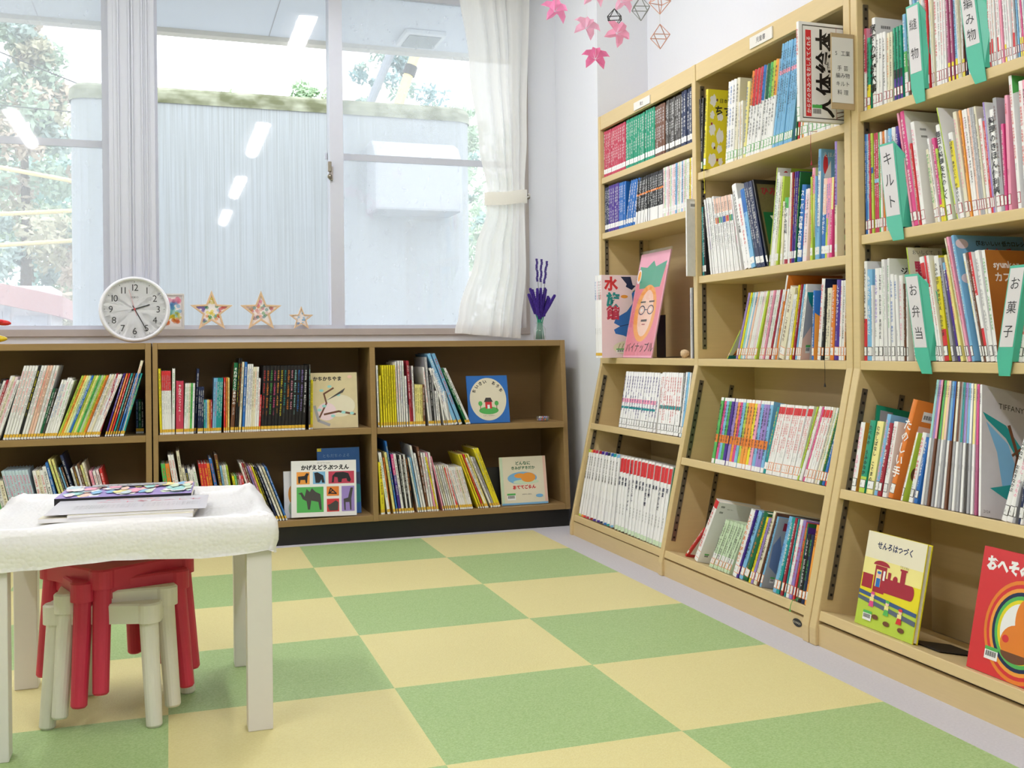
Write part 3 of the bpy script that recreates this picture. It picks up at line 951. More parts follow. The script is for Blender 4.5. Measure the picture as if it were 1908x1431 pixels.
run(R2, 1222, 1288, 5, (1100, 662), 'y/r y/r r/y y/k Y/k', 'of leaning yellow row')
run(R2, 1290, 1334, 3, (1166, 682), 'w/k w/n e/k', 'of leaning white trio')
run(R2, 1336, 1374, 2, (1203, 628), 'y/b y/n', 'of outer yellow pair')

# ---- far tall bay
A1 = tall_row(1.53, ZA, 'top shelf, far tall bay', 'series volume', 'series_volume', 'w').within(*AB_, .206)
run(A1, 163, 331, 13, (164, 590), 'x/w', 'in rose red set')
run(A1, 334, 420, 6, (337, 500), 'T/w', 'in first green set')
run(A1, 426, 475, 4, (428, 456), 'T/w', 'in second green set')
run(A1, 481, 544, 4, (483, 424), 'T/w', 'in third green set')
run(A1, 549, 624, 5, (550, 400), 'n/w', 'in brown set')
run(A1, 628, 738, 8, (632, 356), 'd/w', 'in charcoal set')
run(A1, 741, 830, 4, (743, 288), 'B/w', 'in navy set')
A2 = tall_row(1.292, ZA, 'second shelf, far tall bay', 'series volume', 'series_volume', 'w').within(*AB_, .21)
run(A2, 156, 206, 5, (156, 1008), 'B/w', 'in navy set')
run(A2, 208, 282, 5, (209, 985), 'V/w', 'in purple set')
run(A2, 284, 330, 4, (287, 962), 'b/w', 'in upright blue set')
run(A2, 334, 398, 4, (376, 948), 'b/w', 'in leaning blue set')
run(A2, 402, 476, 6, (424, 935), 'k/w|M:o:.62:.66|B:w:.28', 'in leaning black set', sticker=None)
run(A2, 482, 606, 10, (486, 904), 'k/w|M:o:.62:.66|B:w:.28', 'in upright black set', sticker=None)
run(A2, 610, 700, 9, (612, 850), 'z/k L/r w/b z/r', 'in first pastel set')
run(A2, 701, 790, 8, (705, 815), 's/k z/k L/k w/m', 'in second pastel set')
run(A2, 792, 838, 4, (795, 782), 'w/g y/k w/r O/k', 'of last mixed volumes')

# ---- middle tall bay
B1 = tall_row(1.413, ZB1, 'top shelf, middle tall bay', "children's book", 'childrens_book', 'g').within(*BB_, .322)
run(B1, 112, 128, 1, (113, 945), 'r/w|B:t:.7', 'short red and teal book at left upright')
run(B1, 130, 160, 2, (138, 832), 'k/w k/w', 'of black pair')
def art_map(A):
    A.rect(0, 0, 1, 1, BK('y'))
    for cx, cy, rx, ry in ((.3, .86, .18, .07), (.27, .68, .12, .05), (.7, .66, .16, .05), (.3, .5, .17, .08), (.72, .42, .2, .09), (.38, .3, .1, .04), (.72, .26, .14, .05), (.35, .12, .22, .08), (.8, .1, .12, .05)):
        pts = [(cx + rx * (1 + .25 * math.sin(3.1 * k + cx * 9)) * math.cos(k * math.pi / 7), cy + ry * (1 + .25 * math.cos(2.3 * k + cy * 7)) * math.sin(k * math.pi / 7)) for k in range(14)]
        A.poly([(min(.99, max(.01, a)), min(.99, max(.01, b_))) for a, b_ in pts], BK('w'))
    for cx, cy, c_ in ((.5, .87, 'n'), (.25, .57, 'R'), (.62, .12, 'R'), (.45, .27, 'n')):
        A.ell(cx, cy, .05, .018, BK(c_))
    A.text('日本', .62, .84, .06, BK('k'))
    A.text('ちず', .38, .69, .13, BK('k'), bold=.03)
run(B1, 166, 190, 1, (191, 718), 'y/k', 'large yellow map book pulled out', wofs=-.02, art=art_map, depth=.20, h=.272, seen=.36)
run(B1, 352, 446, 4, (380, 690), 'w/k w/b w/k c/k', 'of tall white books', back='c')
run(B1, 448, 486, 3, (455, 858), 'w/k c/o w/k', 'of short patterned books')
run(B1, 488, 512, 1, (527, 690), 'Y/b', 'pale yellow book with blue picture')
run(B1, 518, 742, 9, (578, 600), 'w/k|T:o:.4 w/k|T:r:.42 w/k|T:r:.42 w/k|T:x:.42 w/k|T:b:.4 w/k|T:G:.4 w/k|T:g:.4 w/k|T:l:.4 w/k|T:O:.4', 'in colour topped white set')
run(B1, 746, 908, 9, (832, 372), 's/k|M:p:.7:.74', 'in sky blue set')
run(B1, 912, 1000, 5, (945, 560), 'G/w r/w w/k O/k c/g', 'of shadowed short books')
run(B1, 1004, 1330, 9, (1010, 520), 'w/g w/k c/g w/r', 'of shadowed white row', hmax=.2)
def art_body(A):
    A.rect(0, 0, 1, 1, BK('w'))
    for q in ((.05, .03, .06, .97), (.94, .03, .95, .97), (.05, .03, .95, .04), (.05, .96, .95, .97)):
        A.rect(*q, BK('d'))
    A.rect(.10, .05, .19, .92, BK('r'))
    A.text('からだのひみつをおしえてくれる', .175, .08, .052, BK('w'), rot=math.pi / 2, bold=.02)
    A.text('人体絵本', .53, .045, .225, BK('k'), rot=math.pi / 2, bold=.03, sx=1.0, res=3)
    A.rect(.595, .03, .60, .97, BK('R'))
    A.text('かがくのえほん', .68, .62, .035, BK('d'), rot=math.pi / 2)
    A.ell(.78, .48, .13, .2, BK('l'))
    A.ell(.80, .48, .1, .16, BK('Y'))
    for k in range(5):
        A.line([(.6, .05 + .05 * k), (.8, .1 + .03 * k)], .008, BK('n'))
    A.barcode(.2, .05, .16, .12)
run(B1, 1352, 1356, 1, (1340, 190), 'w', 'slim white booklet beside right upright', lean=0)
u = B1.u_at(955, -.142)
M = B1.frame(u, 0, .016, -.142)
o = make_book('childrens_book', M, .016, .20, .272, 'w/r', 'g', art=art_body, words='からだのえほん')
tag(o, 'large white book with big black characters pulled out, top shelf, middle tall bay', "children's book")

B2 = tall_row(1.048, ZB2, 'second shelf, middle tall bay', "children's book", 'childrens_book', 'w').within(*BB_, .338)
def art_grey(A):
    A.rect(.0, .0, 1, 1, mat('print_mottled_grey', 'D9D6CE', .4, noise=.12, scale=60))
    A.barcode(.35, .88, .6, .09, green=False)
    A.ell(.9, .2, .06, .03, BK('G'))
run(B2, 38, 52, 1, (34, 570), 'w', 'pale grey mottled book pulled out at left', wofs=-.045, art=art_grey, depth=.13, lean=0, seen=.3)
run(B2, 142, 152, 1, (140, 480), 's/w', 'tall blue grey book', wofs=.05)
run(B2, 158, 188, 2, (146, 655), 's/k t/w', 'of short blue pair')
run(B2, 190, 212, 1, (175, 660), 'k/w', 'short black book')
run(B2, 252, 345, 5, (185, 580), 'w/k w/v w/k w/G w/k', 'in leaning white row', var=.01)
run(B2, 347, 520, 10, (279, 576), 'w/k|T:P:.2|M:o:.66:.74 w/k|T:P:.2|M:r:.66:.74 w/k|T:P:.2|M:g:.66:.74 w/k|T:P:.2|M:t:.66:.74 w/k|T:P:.2|M:b:.66:.74 w/k|T:P:.2|M:V:.66:.74', 'in banded white set')
run(B2, 522, 552, 2, (430, 540), 'w/o w/m', 'of slim white pair')
run(B2, 554, 616, 1, (433, 455), 'w/k', 'thick white book leaning left', words=['いちばんわかりやすい図鑑'])
run(B2, 620, 652, 1, (522, 578), 'w/r', 'white book with red letters leaning left')
run(B2, 654, 694, 1, (546, 492), 's/b|T:b:.3', 'blue book leaning left')
run(B2, 698, 784, 4, (572, 425), 'B/w', 'in leaning navy set')
def art_monster(A):
    A.rect(0, 0, 1, 1, mat('print_brown_weave', '6E6240', .5, noise=.25, scale=160))
    A.rect(0, .95, 1, 1, BK('k')); A.rect(0, 0, .12, 1, BK('k'))
    A.text('ひみつ', .25, .83, .1, BK('R'), bold=.03)
    A.rect(.2, .25, .98, .62, BK('G'))
    A.poly([(.5, .58), (.95, .58), (.95, .5), (.7, .48)], BK('w'))
run(B2, 786, 806, 1, (640, 400), 'k', 'large dark picture cover leaning left', art=art_monster, depth=.17, seen=.45, words=['ひ'])
def art_cap(A):
    A.rect(0, 0, 1, 1, BK('w')); A.ell(.55, .9, .2, .06, BK('n')); A.ell(.62, .93, .18, .04, BK('r'))
run(B2, 808, 818, 1, (882, 275), 'l/k', 'tall slim lime edged book', art=art_cap, depth=.14, seen=.35)
run(B2, 822, 900, 4, (890, 365), 'w/k w/g c/k l/k', 'of short upright books', var=.06)
run(B2, 908, 962, 2, (938, 600), 'c/k w/k', 'of low cream pair', words=['おりがみ', 'おりがみあそび'])
run(B2, 964, 1000, 1, (975, 560), 'w/k|T:g:.16|B:R:.1', 'white book with green top, black letters', words=['おりがみ百科'], sz=.016)
run(B2, 1004, 1034, 2, (1030, 320), 'w/p R/y', 'of white and plum pair')
run(B2, 1036, 1064, 2, (1072, 310), 'V/y V/w', 'of purple pair')
run(B2, 1066, 1078, 1, (1118, 312), 'G/y', 'slim dark green book')
run(B2, 1082, 1124, 1, (1132, 440), 'b/w', 'bright blue book with bold letters', words=['スーパー図鑑大図鑑'], sz=.019)
run(B2, 1130, 1176, 2, (1165, 480), 'w/m z/k', 'of pale pink pair')
run(B2, 1180, 1218, 1, (1204, 284), 'Y/r|T:p:.28|B:y:.3', 'pink topped yellow book', words=['はじめてのおりょうり'], sz=.013)
run(B2, 1222, 1258, 2, (1222, 360), 'l/r s/b', 'of lime and blue pair')
def art_redfig(A):
    A.rect(0, 0, 1, 1, BK('s')); A.ell(.42, .86, .22, .09, BK('r')); A.poly([(.3, .75), (.9, .9), (.95, .75), (.5, .7)], BK('w')); A.poly([(.4, .7), (.95, .74), (.9, .62), (.5, .6)], BK('r')); A.text('えほん', .15, .93, .05, BK('w'))
run(B2, 1262, 1298, 1, (1284, 102), 's/b|M:w:.3:.8', 'tall sky blue book with red picture', art=art_redfig, depth=.17, seen=.22)
run(B2, 1304, 1346, 1, (1330, 380), 'b/w|T:P:.45', 'peach and blue book')
run(B2, 1348, 1412, 3, (1372, 376), 'l/b|T:p:.5 p/b m/w|T:Y:.4', 'of pink and lime trio')
def art_boys(A):
    A.rect(0, 0, 1, 1, BK('c'))
    for k, cc in enumerate('wmkorgG'):
        y = .92 - k * .14
        A.ell(.82, y, .13, .035, BK('n')); A.rect(.74, y - .07, .92, y - .03, BK(cc)); A.rect(.76, y - .085, .9, y - .07, BK('B'))
run(B2, 1416, 1450, 1, (1416, 32), 'c/k|T:v:.55', 'tall cream book showing small figures', art=art_boys, depth=.17, seen=.2)

B3 = tall_row(.756, ZB3, 'third shelf, middle tall bay', "children's book", 'childrens_book', 'r', x=1.268).within(*BB_, .264)
def art_parrot(A):
    A.rect(0, 0, 1, 1, BK('L')); A.poly([(.2, .1), (.8, .1), (.9, .5), (.5, .75), (.3, .4)], BK('O')); A.line([(.2, .1), (.9, .5)], .03, BK('B')); A.rect(0, 0, 1, .12, BK('t'))
run(B3, 320, 330, 1, (470, 690), 'l', 'green covered book leaning far right', art=art_parrot, depth=.10, wofs=.03, seen=.7)
run(B3, 418, 640, 11, (560, 285), 'v/k y/k a/k w/b s/k P/k w/s w/g z/k w/y l/k', 'in first pastel row', words=['ピクニック', 'どうぶつ', 'おはなし'])
run(B3, 642, 848, 9, (768, 262), 'z/r w/k p/k w/k w/g R/w w/v e/k w/k', 'in second pastel row')
run(B3, 850, 866, 1, (985, 75), 'o/w|T:w:.3', 'tall orange book leaning right')
def art_leaf(A):
    A.rect(0, 0, 1, 1, BK('c')); A.ell(.3, .9, .15, .04, BK('G')); A.ell(.4, .78, .18, .04, BK('G')); A.ell(.3, .4, .2, .03, BK('G')); A.barcode(.5, .8, .4, .1, green=False)
run(B3, 868, 934, 1, (1000, 225), 'c/n', 'thick cream leaf patterned book')
run(B3, 942, 982, 2, (1035, 300), 'w/b w/k', 'of white pair')
run(B3, 986, 1008, 1, (1085, 196), 'y/k', 'bright yellow slim book')
run(B3, 1010, 1034, 1, (1112, 190), 'R/w', 'maroon slim book')
run(B3, 1038, 1084, 2, (1136, 188), 's/w w/k', 'of blue and white pair')
def art_duck(A):
    A.rect(0, 0, 1, 1, BK('e')); A.poly([(0, 1), (1, 1), (1, .7), (.3, .86)], BK('t')); A.poly([(0, .3), (.8, .5), (1, .3), (1, 0), (0, 0)], BK('P')); A.barcode(.45, .1, .5, .12)
run(B3, 1088, 1110, 1, (1168, 270), 'w/k', 'white book showing teal and peach cover', art=art_duck, depth=.16, seen=.2)
def art_bluey(A):
    A.rect(0, 0, 1, 1, BK('b')); A.poly([(0, 0), (1, 0), (1, .6), (0, .68)], BK('O')); A.rect(.75, .72, .98, .95, BK('w'))
run(B3, 1250, 1276, 1, (1268, 250), 'b/w', 'blue book showing blue and amber cover', art=art_bluey, depth=.14, seen=.2)
run(B3, 1312, 1350, 1, (1366, 122), 'w/r', 'tall white book with red letters', back='B')
run(B3, 1354, 1376, 1, (1395, 225), 'k/c', 'black slim book with cream letters')
run(B3, 1378, 1440, 2, (1410, 225), 'c/k c/k', 'of cream pair')
run(B3, 1446, 1488, 1, (1476, 190), 'o/w', 'orange book with white letters')
run(B3, 1492, 1546, 1, (1525, 135), 'V/w', 'purple book with white letters', words=['しつもんブック100'])
run(B3, 1552, 1598, 2, (1582, 140), 'w/r w/k', 'of white red-lettered pair')
run(B3, 1600, 1608, 1, (1604, 160), 'k', 'thin black book')
run(B3, 1611, 1640, 1, (1628, 126), 'O/w|T:T:.3', 'amber book with turquoise top')

# ---- far bay, tilted lower shelves
A4 = tilt_row(.477, ZA4, 'fourth shelf, far tall bay', "children's book", 'childrens_book', 'd').within(*AB_)
run(A4, 405, 632, 13, (458, 120), 'w/V|M:p:.45:.52|M:t:.34:.38', 'in purple lettered set', txt_len=.46)
run(A4, 634, 650, 1, (684, 135), 'w/V', 'white book between lettered sets')
run(A4, 652, 806, 10, (690, 126), 'w/r|M:t:.4:.46', 'in red lettered set')
run(A4, 808, 852, 4, (858, 125), 'd/w w/k s/k w/g', 'of last mixed books')
A5 = tilt_row(.088, ZA4, 'bottom shelf, far tall bay', 'encyclopedia', 'encyclopedia', None).within(*AB_)
run(A5, 100, 368, 12, (175, 643), ' '.join('w/k|T:%s:.045|B:%s:.03' % (c_, c_) for c_ in 'glOrxRVVBbts'), 'in colour tipped white set', top2=(392, 690), words=['ポプラディア大図鑑'], sz=.0105, txt_from=.9)
run(A5, 376, 438, 3, (424, 700), 'w/B|M:r:.78:.97|B:L:.06', 'in first red capped set', words=['宇宙', '地球', '恐竜'], txt_from=.72, sz=.017)
run(A5, 442, 462, 1, (490, 712), 'w/B|M:r:.78:.97|B:L:.06', 'single red capped volume')
run(A5, 466, 696, 11, (518, 716), 'w/B|M:r:.78:.97|B:L:.06', 'in second red capped set', top2=(752, 768), words=['人とくらし', '動物', '植物', '昆虫', '水の生き物', '両生類', '魚', '鳥', '人のからだ', '検査', '花'], txt_from=.72, sz=.017)
run(A5, 698, 716, 1, (784, 774), 'G', 'green edged board at right end', sticker=None)

B4 = tilt_row(.412, ZB4, 'fourth shelf, middle tall bay', 'comic story', 'story_book', 'w').within(*BB_)
run(B4, 440, 945, 18, (545, 320), ' '.join('%s/k|T:w:.05|M:o:.32:.44|B:w:.07' % c_ for c_ in 'gmsgVvOmslOOypsvvs'), 'in bright orange-banded set', sticker=None, noun='story book', txt_from=.9, txt_len=.3)
run(B4, 948, 974, 1, (1095, 415), 't/y', 'teal spotted book ending banded set', noun='story book')
run(B4, 978, 1236, 13, (1128, 386), 'w/r|M:r:.86:.96', 'in white red-lettered set', sticker='r', noun='story book')
run(B4, 1238, 1290, 3, (1408, 405), 'w/r|M:r:.86:.96', 'in white trio', sticker='r', noun='story book')
run(B4, 1292, 1304, 1, (1490, 415), 'l/k', 'thin lime book', noun='story book')
run(B4, 1306, 1334, 1, (1512, 412), 'w/r', 'white book between lime and magenta', noun='story book')
run(B4, 1336, 1350, 1, (1535, 415), 'm/w', 'thin magenta book', noun='story book')
run(B4, 1352, 1432, 4, (1556, 412), 'w/r|M:r:.86:.96', 'in white foursome', sticker='r', noun='story book')
run(B4, 1436, 1604, 7, (1632, 420), 'c/k w/g y/k G/y b/w r/y s/k', 'of last bright books', sticker='r', noun='story book')

B5 = tilt_row(.090, ZB5, 'bottom shelf, middle tall bay', "children's book", 'childrens_book', 'r').within(*BB_)
def art_redframe(A):
    A.rect(0, 0, 1, 1, BK('r')); A.rect(.1, .1, .9, .9, BK('w')); A.ell(.6, .5, .2, .15, BK('G'))
run(B5, 262, 278, 1, (428, 412), 'r/w', 'red framed book leaning far right', art=art_redframe, depth=.10, wofs=.02)
def art_whiteback(A):
    A.rect(0, 0, 1, 1, BK('w')); A.barcode(.15, .9, .2, .07, green=False); A.barcode(.15, .81, .2, .07, green=False); A.barcode(.2, .08, .2, .07)
    A.text('ISBN 978-4', .45, .9, .02, BK('d'))
run(B5, 334, 372, 1, (528, 160), 'w/r|T:r:.12', 'large white book showing its back cover', art=art_whiteback, depth=.17, seen=.5)
run(B5, 470, 648, 10, (622, 330), 'L/k|M:w:.1:.3', 'in pale green set', sticker='r')
run(B5, 654, 706, 1, (822, 232), 'w/o', 'thick white book with rainbow letters', words=['こどものあそび大じてん'], sz=.017)
run(B5, 708, 724, 1, (882, 240), 'V/w', 'slim purple book')
run(B5, 727, 758, 1, (905, 250), 's/k', 'sky blue book')
run(B5, 760, 800, 1, (950, 262), 'G/o', 'dark green spotted book')
run(B5, 804, 826, 1, (968, 300), 'y/k', 'slim yellow book')
run(B5, 828, 850, 1, (992, 310), 'v/k', 'slim violet book')
run(B5, 852, 884, 1, (1035, 252), 'c/k', 'tall cream book')
run(B5, 886, 900, 1, (1058, 262), 'n/w', 'slim russet book')
def art_mount(A):
    A.rect(0, 0, 1, 1, BK('e')); A.poly([(.1, .6), (.5, .75), (.95, .5), (.95, .2), (.2, .3)], mat('print_blue_slate', '6B7FA8', .4)); A.rect(.55, .82, .9, .93, BK('R')); A.barcode(.55, .08, .35, .08)
run(B5, 902, 926, 1, (1062, 296), 's/k', 'blue grey book showing its cover', art=art_mount, depth=.14, seen=.3)
run(B5, 1030, 1086, 2, (1180, 296), 's/b t/w', 'of blue and teal pair')
run(B5, 1088, 1114, 1, (1225, 305), 'R/w', 'slim dark red book')
run(B5, 1116, 1128, 1, (1245, 312), 't/w', 'thin teal book')
run(B5, 1130, 1160, 1, (1262, 315), 'w/r', 'white book with red letters')
run(B5, 1162, 1192, 1, (1296, 325), 'v/r', 'violet patterned book')
run(B5, 1194, 1212, 1, (1322, 345), 'r/y', 'slim bright red book')
def art_purple(A):
    A.rect(0, 0, 1, 1, BK('e')); A.rect(0, .55, 1, 1, BK('V')); A.rect(0, .95, 1, 1, BK('G'))
run(B5, 1214, 1230, 1, (1322, 350), 'G/y', 'green book showing purple cover', art=art_purple, depth=.12, seen=.4)
run(B5, 1262, 1316, 2, (1354, 450), 'k/w B/g', 'of black pair')
run(B5, 1319, 1346, 1, (1431, 370), 'O/k', 'amber orange book at right upright', words=['ヨーロッパ'])
# ---- near tall bay: craft and recipe books
C1 = tall_row(1.428, ZC1, 'top shelf, near tall bay', 'craft book', 'craft_book', 'm').within(*CB_, .308)
run(C1, 196, 226, 1, (190, 316), 'p/w|T:x:.52|B:w:.46', 'rose and white book at left upright')
run(C1, 228, 240, 1, (232, 320), 'k', 'thin black book at left end', wofs=.02)
run(C1, 246, 284, 1, (245, 410), 'T/k|B:y:.35', 'short turquoise and yellow book')
def art_back(A):
    A.rect(0, 0, 1, 1, BK('w')); A.barcode(.2, .86, .5, .08, green=False); A.barcode(.2, .76, .5, .07, green=False)
run(C1, 288, 332, 1, (273, 206), 'w/k', 'thick white book with large black letters', words=['家庭の裁縫大事典'], sz=.026, art=art_back, depth=.17, seen=.45)
run(C1, 336, 398, 2, (336, 372), 'w/k w/k', 'of white black-lettered pair', words=['わたしのつくり方', 'わたしのこもの'])
run(C1, 402, 440, 1, (385, 356), 'w/k', 'white book beside lettered pair')
run(C1, 442, 500, 2, (437, 362), 'c/o c/k', 'of cream pair')
run(C1, 504, 602, 3, (482, 320), 'T/k|B:V:.3|M:k:.3:.42', 'of photo footed turquoise trio')
run(C1, 606, 652, 1, (572, 178), 's/w|B:w:.3|M:g:.3:.55', 'tall blue and green book')
run(C1, 655, 690, 2, (632, 96), 'G/w n/w', 'of dark pair')
run(C1, 694, 752, 2, (664, -10), 'w/k s/k', 'of tall pale pair')
run(C1, 756, 822, 3, (748, 20), 'w/k c/k w/r', 'of tall white trio')
run(C1, 826, 842, 1, (788, 58), 'w/k', 'white book right of first sign')
run(C1, 844, 876, 1, (803, -5), 'r/w', 'tall red book')
run(C1, 878, 916, 2, (833, -10), 'w/e c/y', 'of pale pair')
run(C1, 920, 970, 1, (882, -18), 'w/r', 'thick white book with strawberry colours')
run(C1, 972, 1050, 3, (940, -18), 'w/k w/r w/p', 'of white pink-lettered trio')
run(C1, 1054, 1122, 2, (1012, -20), 'M/w|B:y:.22', 'of thick plum pair')
run(C1, 1124, 1160, 1, (1085, -22), 's/k|B:y:.25', 'light blue book with yellow foot')
run(C1, 1164, 1196, 2, (1112, -22), 'w/k c/k', 'of white pair')
run(C1, 1200, 1252, 3, (1165, -24), 'w/k|B:y:.22 n/w|B:y:.22 B/w', 'of yellow footed trio')
run(C1, 1258, 1296, 2, (1218, -30), 'w/r w/k', 'of white pair by second sign')
run(C1, 1300, 1466, 5, (1260, -30), 'w/k L/k w/r w/k c/k', 'of books behind second sign')
run(C1, 1470, 1508, 1, (1440, -40), 'w/r|B:r:.34', 'white book with red foot')
run(C1, 1512, 1612, 4, (1470, -40), 'w/r|M:r:.15:.38 w/o w/r|M:r:.15:.38 w/k', 'of red banded white books')
run(C1, 1616, 1640, 1, (1570, -45), 'p/r', 'slim pink book')
run(C1, 1644, 1716, 3, (1595, -45), 'w/k|B:y:.26 w/k w/p', 'of white books')
run(C1, 1720, 1756, 1, (1690, -50), 'w/r|M:r:.1:.4', 'white book with cherry red marks')
run(C1, 1760, 1800, 2, (1715, -50), 'e/B s/k', 'of grey blue pair')
run(C1, 1804, 1866, 3, (1755, -55), 'w/k|B:y:.3 m/w|B:y:.3 w/k', 'of magenta and white trio')
run(C1, 1870, 1990, 4, (1830, -60), 's/w b/w|B:y:.3 w/r p/k', 'of frame edge books')

C2 = tall_row(1.096, ZC2, 'second shelf, near tall bay', 'craft book', 'craft_book', 'm').within(*CB_, .306)
run(C2, 134, 148, 1, (112, 405), 'b/w|T:r:.22', 'slim blue book at left upright')
def art_hana(A):
    A.rect(0, 0, 1, 1, BK('e')); A.text('ワイドな刺繍図案', .2, .92, .035, BK('d')); A.text('花曲', .25, .84, .06, BK('R'))
run(C2, 150, 172, 1, (130, 400), 'w/k|B:Y:.15', 'tall white book showing its cover', art=art_hana, depth=.19, seen=.5)
run(C2, 176, 194, 1, (163, 516), 'b/w', 'slim mid blue book')
run(C2, 196, 214, 1, (182, 516), 's/w|B:w:.15', 'slim pale blue book')
run(C2, 216, 234, 1, (203, 512), 'x/w', 'slim rose red book')
run(C2, 236, 258, 1, (220, 510), 'l/k|M:b:.6:.66', 'olive wavy patterned book')
run(C2, 262, 300, 2, (247, 508), 'x/w|M:s:.5:.54', 'of rose red pair')
run(C2, 303, 352, 3, (288, 500), 'g/w w/r o/n', 'of slim green and orange trio')
run(C2, 356, 372, 1, (338, 480), 'w/r', 'slim white book behind quilt sign')
run(C2, 374, 470, 3, (365, 468), 's/w w/k V/w', 'of books behind quilt sign')
run(C2, 548, 572, 1, (414, 326), 'p/r', 'tall pink book leaning left')
run(C2, 576, 622, 1, (448, 312), 'm/w', 'tall magenta book leaning left', back='w')
run(C2, 626, 648, 1, (540, 600), 'r/w', 'red lettered book leaning left')
def art_blouse(A):
    A.rect(0, 0, 1, 1, BK('w')); A.barcode(.2, .9, .35, .05, green=False); A.barcode(.22, .83, .35, .05, green=False); A.ell(.75, .7, .16, .07, BK('B')); A.ell(.85, .38, .14, .09, BK('e')); A.ell(.85, .15, .1, .015, BK('G'))
run(C2, 652, 696, 1, (550, 420), 'w/p', 'thick white book showing blue blouse', art=art_blouse, depth=.19, seen=.36)
run(C2, 782, 814, 1, (700, 648), 'c/g', 'slim cream flowered book')
run(C2, 818, 834, 1, (722, 552), 'w/k', 'white book before magenta one')
run(C2, 836, 864, 1, (748, 552), 'm/w|B:y:.2', 'magenta book with yellow foot')
run(C2, 868, 888, 1, (790, 640), 'l/k|B:y:.3', 'slim lime and charcoal book')
run(C2, 892, 936, 1, (786, 440), 'w/k', 'white book with stacked black letters', words=['毎日の料理をたのしく'], sz=.017)
run(C2, 938, 952, 1, (760, 300), 'l/k', 'tall lime edged book', back='w', depth=.19)
run(C2, 978, 1020, 1, (876, 512), 'w/k|M:y:.35:.9', 'white book with yellow band')
run(C2, 1056, 1088, 1, (938, 328), 'c/p', 'cream dotted book')
run(C2, 1090, 1106, 1, (985, 310), 'O/k', 'slim tan book')
run(C2, 1110, 1160, 2, (1006, 310), 'w/p w/k', 'of pink-lettered pair')
run(C2, 1164, 1236, 4, (1060, 292), 'P/k e/w e/w c/k', 'of grey and tan foursome')
run(C2, 1240, 1268, 1, (1154, 384), 'w/r', 'white book with red apple letters')
run(C2, 1270, 1288, 1, (1190, 400), 'r/w', 'slim red book')
run(C2, 1290, 1306, 1, (1192, 240), 'v/w', 'lilac edged book', back='w', depth=.17)
run(C2, 1310, 1350, 1, (1242, 305), 'w/k', 'white book with bold black title', words=['料理のきほん便利帳'], sz=.02)
run(C2, 1354, 1386, 1, (1275, 205), 'e/n', 'grey brown book')
run(C2, 1390, 1412, 1, (1350, 425), 'm/w', 'slim magenta book near frame edge')
run(C2, 1415, 1442, 1, (1376, 180), 'p/r', 'pale pink book near frame edge', words=['４９５日'])
def art_mai(A):
    A.rect(0, 0, 1, 1, BK('w')); A.poly([(0, 1), (.6, 1), (0, .86)], BK('g')); A.text('毎日', .3, .86, .12, BK('k'), bold=.04); A.poly([(.2, .82), (.4, .86), (.4, .74), (.2, .76)], BK('r')); A.rect(.5, .45, .75, .8, BK('p')); A.ell(.5, .4, .35, .12, BK('P')); A.text('人気のおかずレシピ', .6, .5, .055, BK('b'), vertical=True)
run(C2, 1500, 1530, 1, (1412, 5), 'w/r', 'large white recipe magazine showing its cover', art=art_mai, depth=.21)
run(C2, 1560, 1700, 4, (1500, 60), 'w/r p/k w/g r/w', 'of frame edge books')

C3 = tall_row(.756, ZC3, 'third shelf, near tall bay', 'recipe book', 'recipe_book', 'd', x=1.268).within(*CB_, .312)
run(C3, 186, 216, 1, (184, 346), 'w/k|B:r:.42', 'white and red book at left upright')
run(C3, 222, 268, 1, (220, 424), 's/w', 'light blue book')
run(C3, 272, 284, 1, (262, 572), 'w/k', 'small white book')
run(C3, 286, 362, 2, (284, 414), 'w/v w/k', 'of thick white pair')
run(C3, 366, 396, 2, (332, 332), 'w/g w/k', 'of tall white green-lettered pair')
def art_ja(A):
    A.rect(0, 0, 1, 1, BK('w')); A.text('ジャム', .35, .84, .09, BK('k'), bold=.02); A.ell(.7, .55, .2, .1, BK('O'))
run(C3, 400, 424, 1, (385, 322), 'w/g', 'tall white book showing its cover', art=art_ja, depth=.2, seen=.5)
run(C3, 428, 470, 1, (410, 470), 'w/b', 'white book with blue squares')
run(C3, 474, 510, 1, (436, 480), 'w/b', 'white book with blue letters and bowl', words=['山本ゆりごはん'])
run(C3, 514, 556, 1, (498, 484), 'w/p', 'white book with pink label')
run(C3, 560, 600, 2, (548, 560), 'n/w w/k', 'of photo covered pair')
run(C3, 652, 688, 1, (584, 698), 'c/G', 'cream leafy book by lunch sign')
def art_yasai(A):
    A.rect(0, 0, 1, 1, BK('c')); A.text('おいしくて、お手軽', .12, .94, .045, BK('d')); A.text('野菜', .15, .76, .14, BK('x'), bold=.04)
run(C3, 690, 704, 1, (572, 218), 'l/k', 'tall lime book showing a cover', art=art_yasai, depth=.18, seen=.6)
run(C3, 862, 904, 1, (708, 312), 'w/r|M:r:.78:.94', 'white book with red cap')
run(C3, 908, 948, 2, (768, 296), 'w/r|T:r:.3 w/r', 'of white red-lettered pair')
run(C3, 950, 996, 1, (844, 300), 'y/k|T:w:.2|B:r:.3', 'yellow and red book')
run(C3, 1000, 1036, 1, (868, 320), 'e/k', 'pale grey book')
run(C3, 1040, 1078, 1, (888, 368), 'V/w|T:s:.08', 'deep purple book', words=['料理のことばじてん'])
run(C3, 1108, 1134, 1, (946, 292), 'Y/m', 'slim yellow patterned book')
run(C3, 1136, 1152, 1, (925, 132), 'c/k', 'tall slim cream book')
run(C3, 1154, 1182, 1, (945, 124), 'p/r', 'tall pink book')
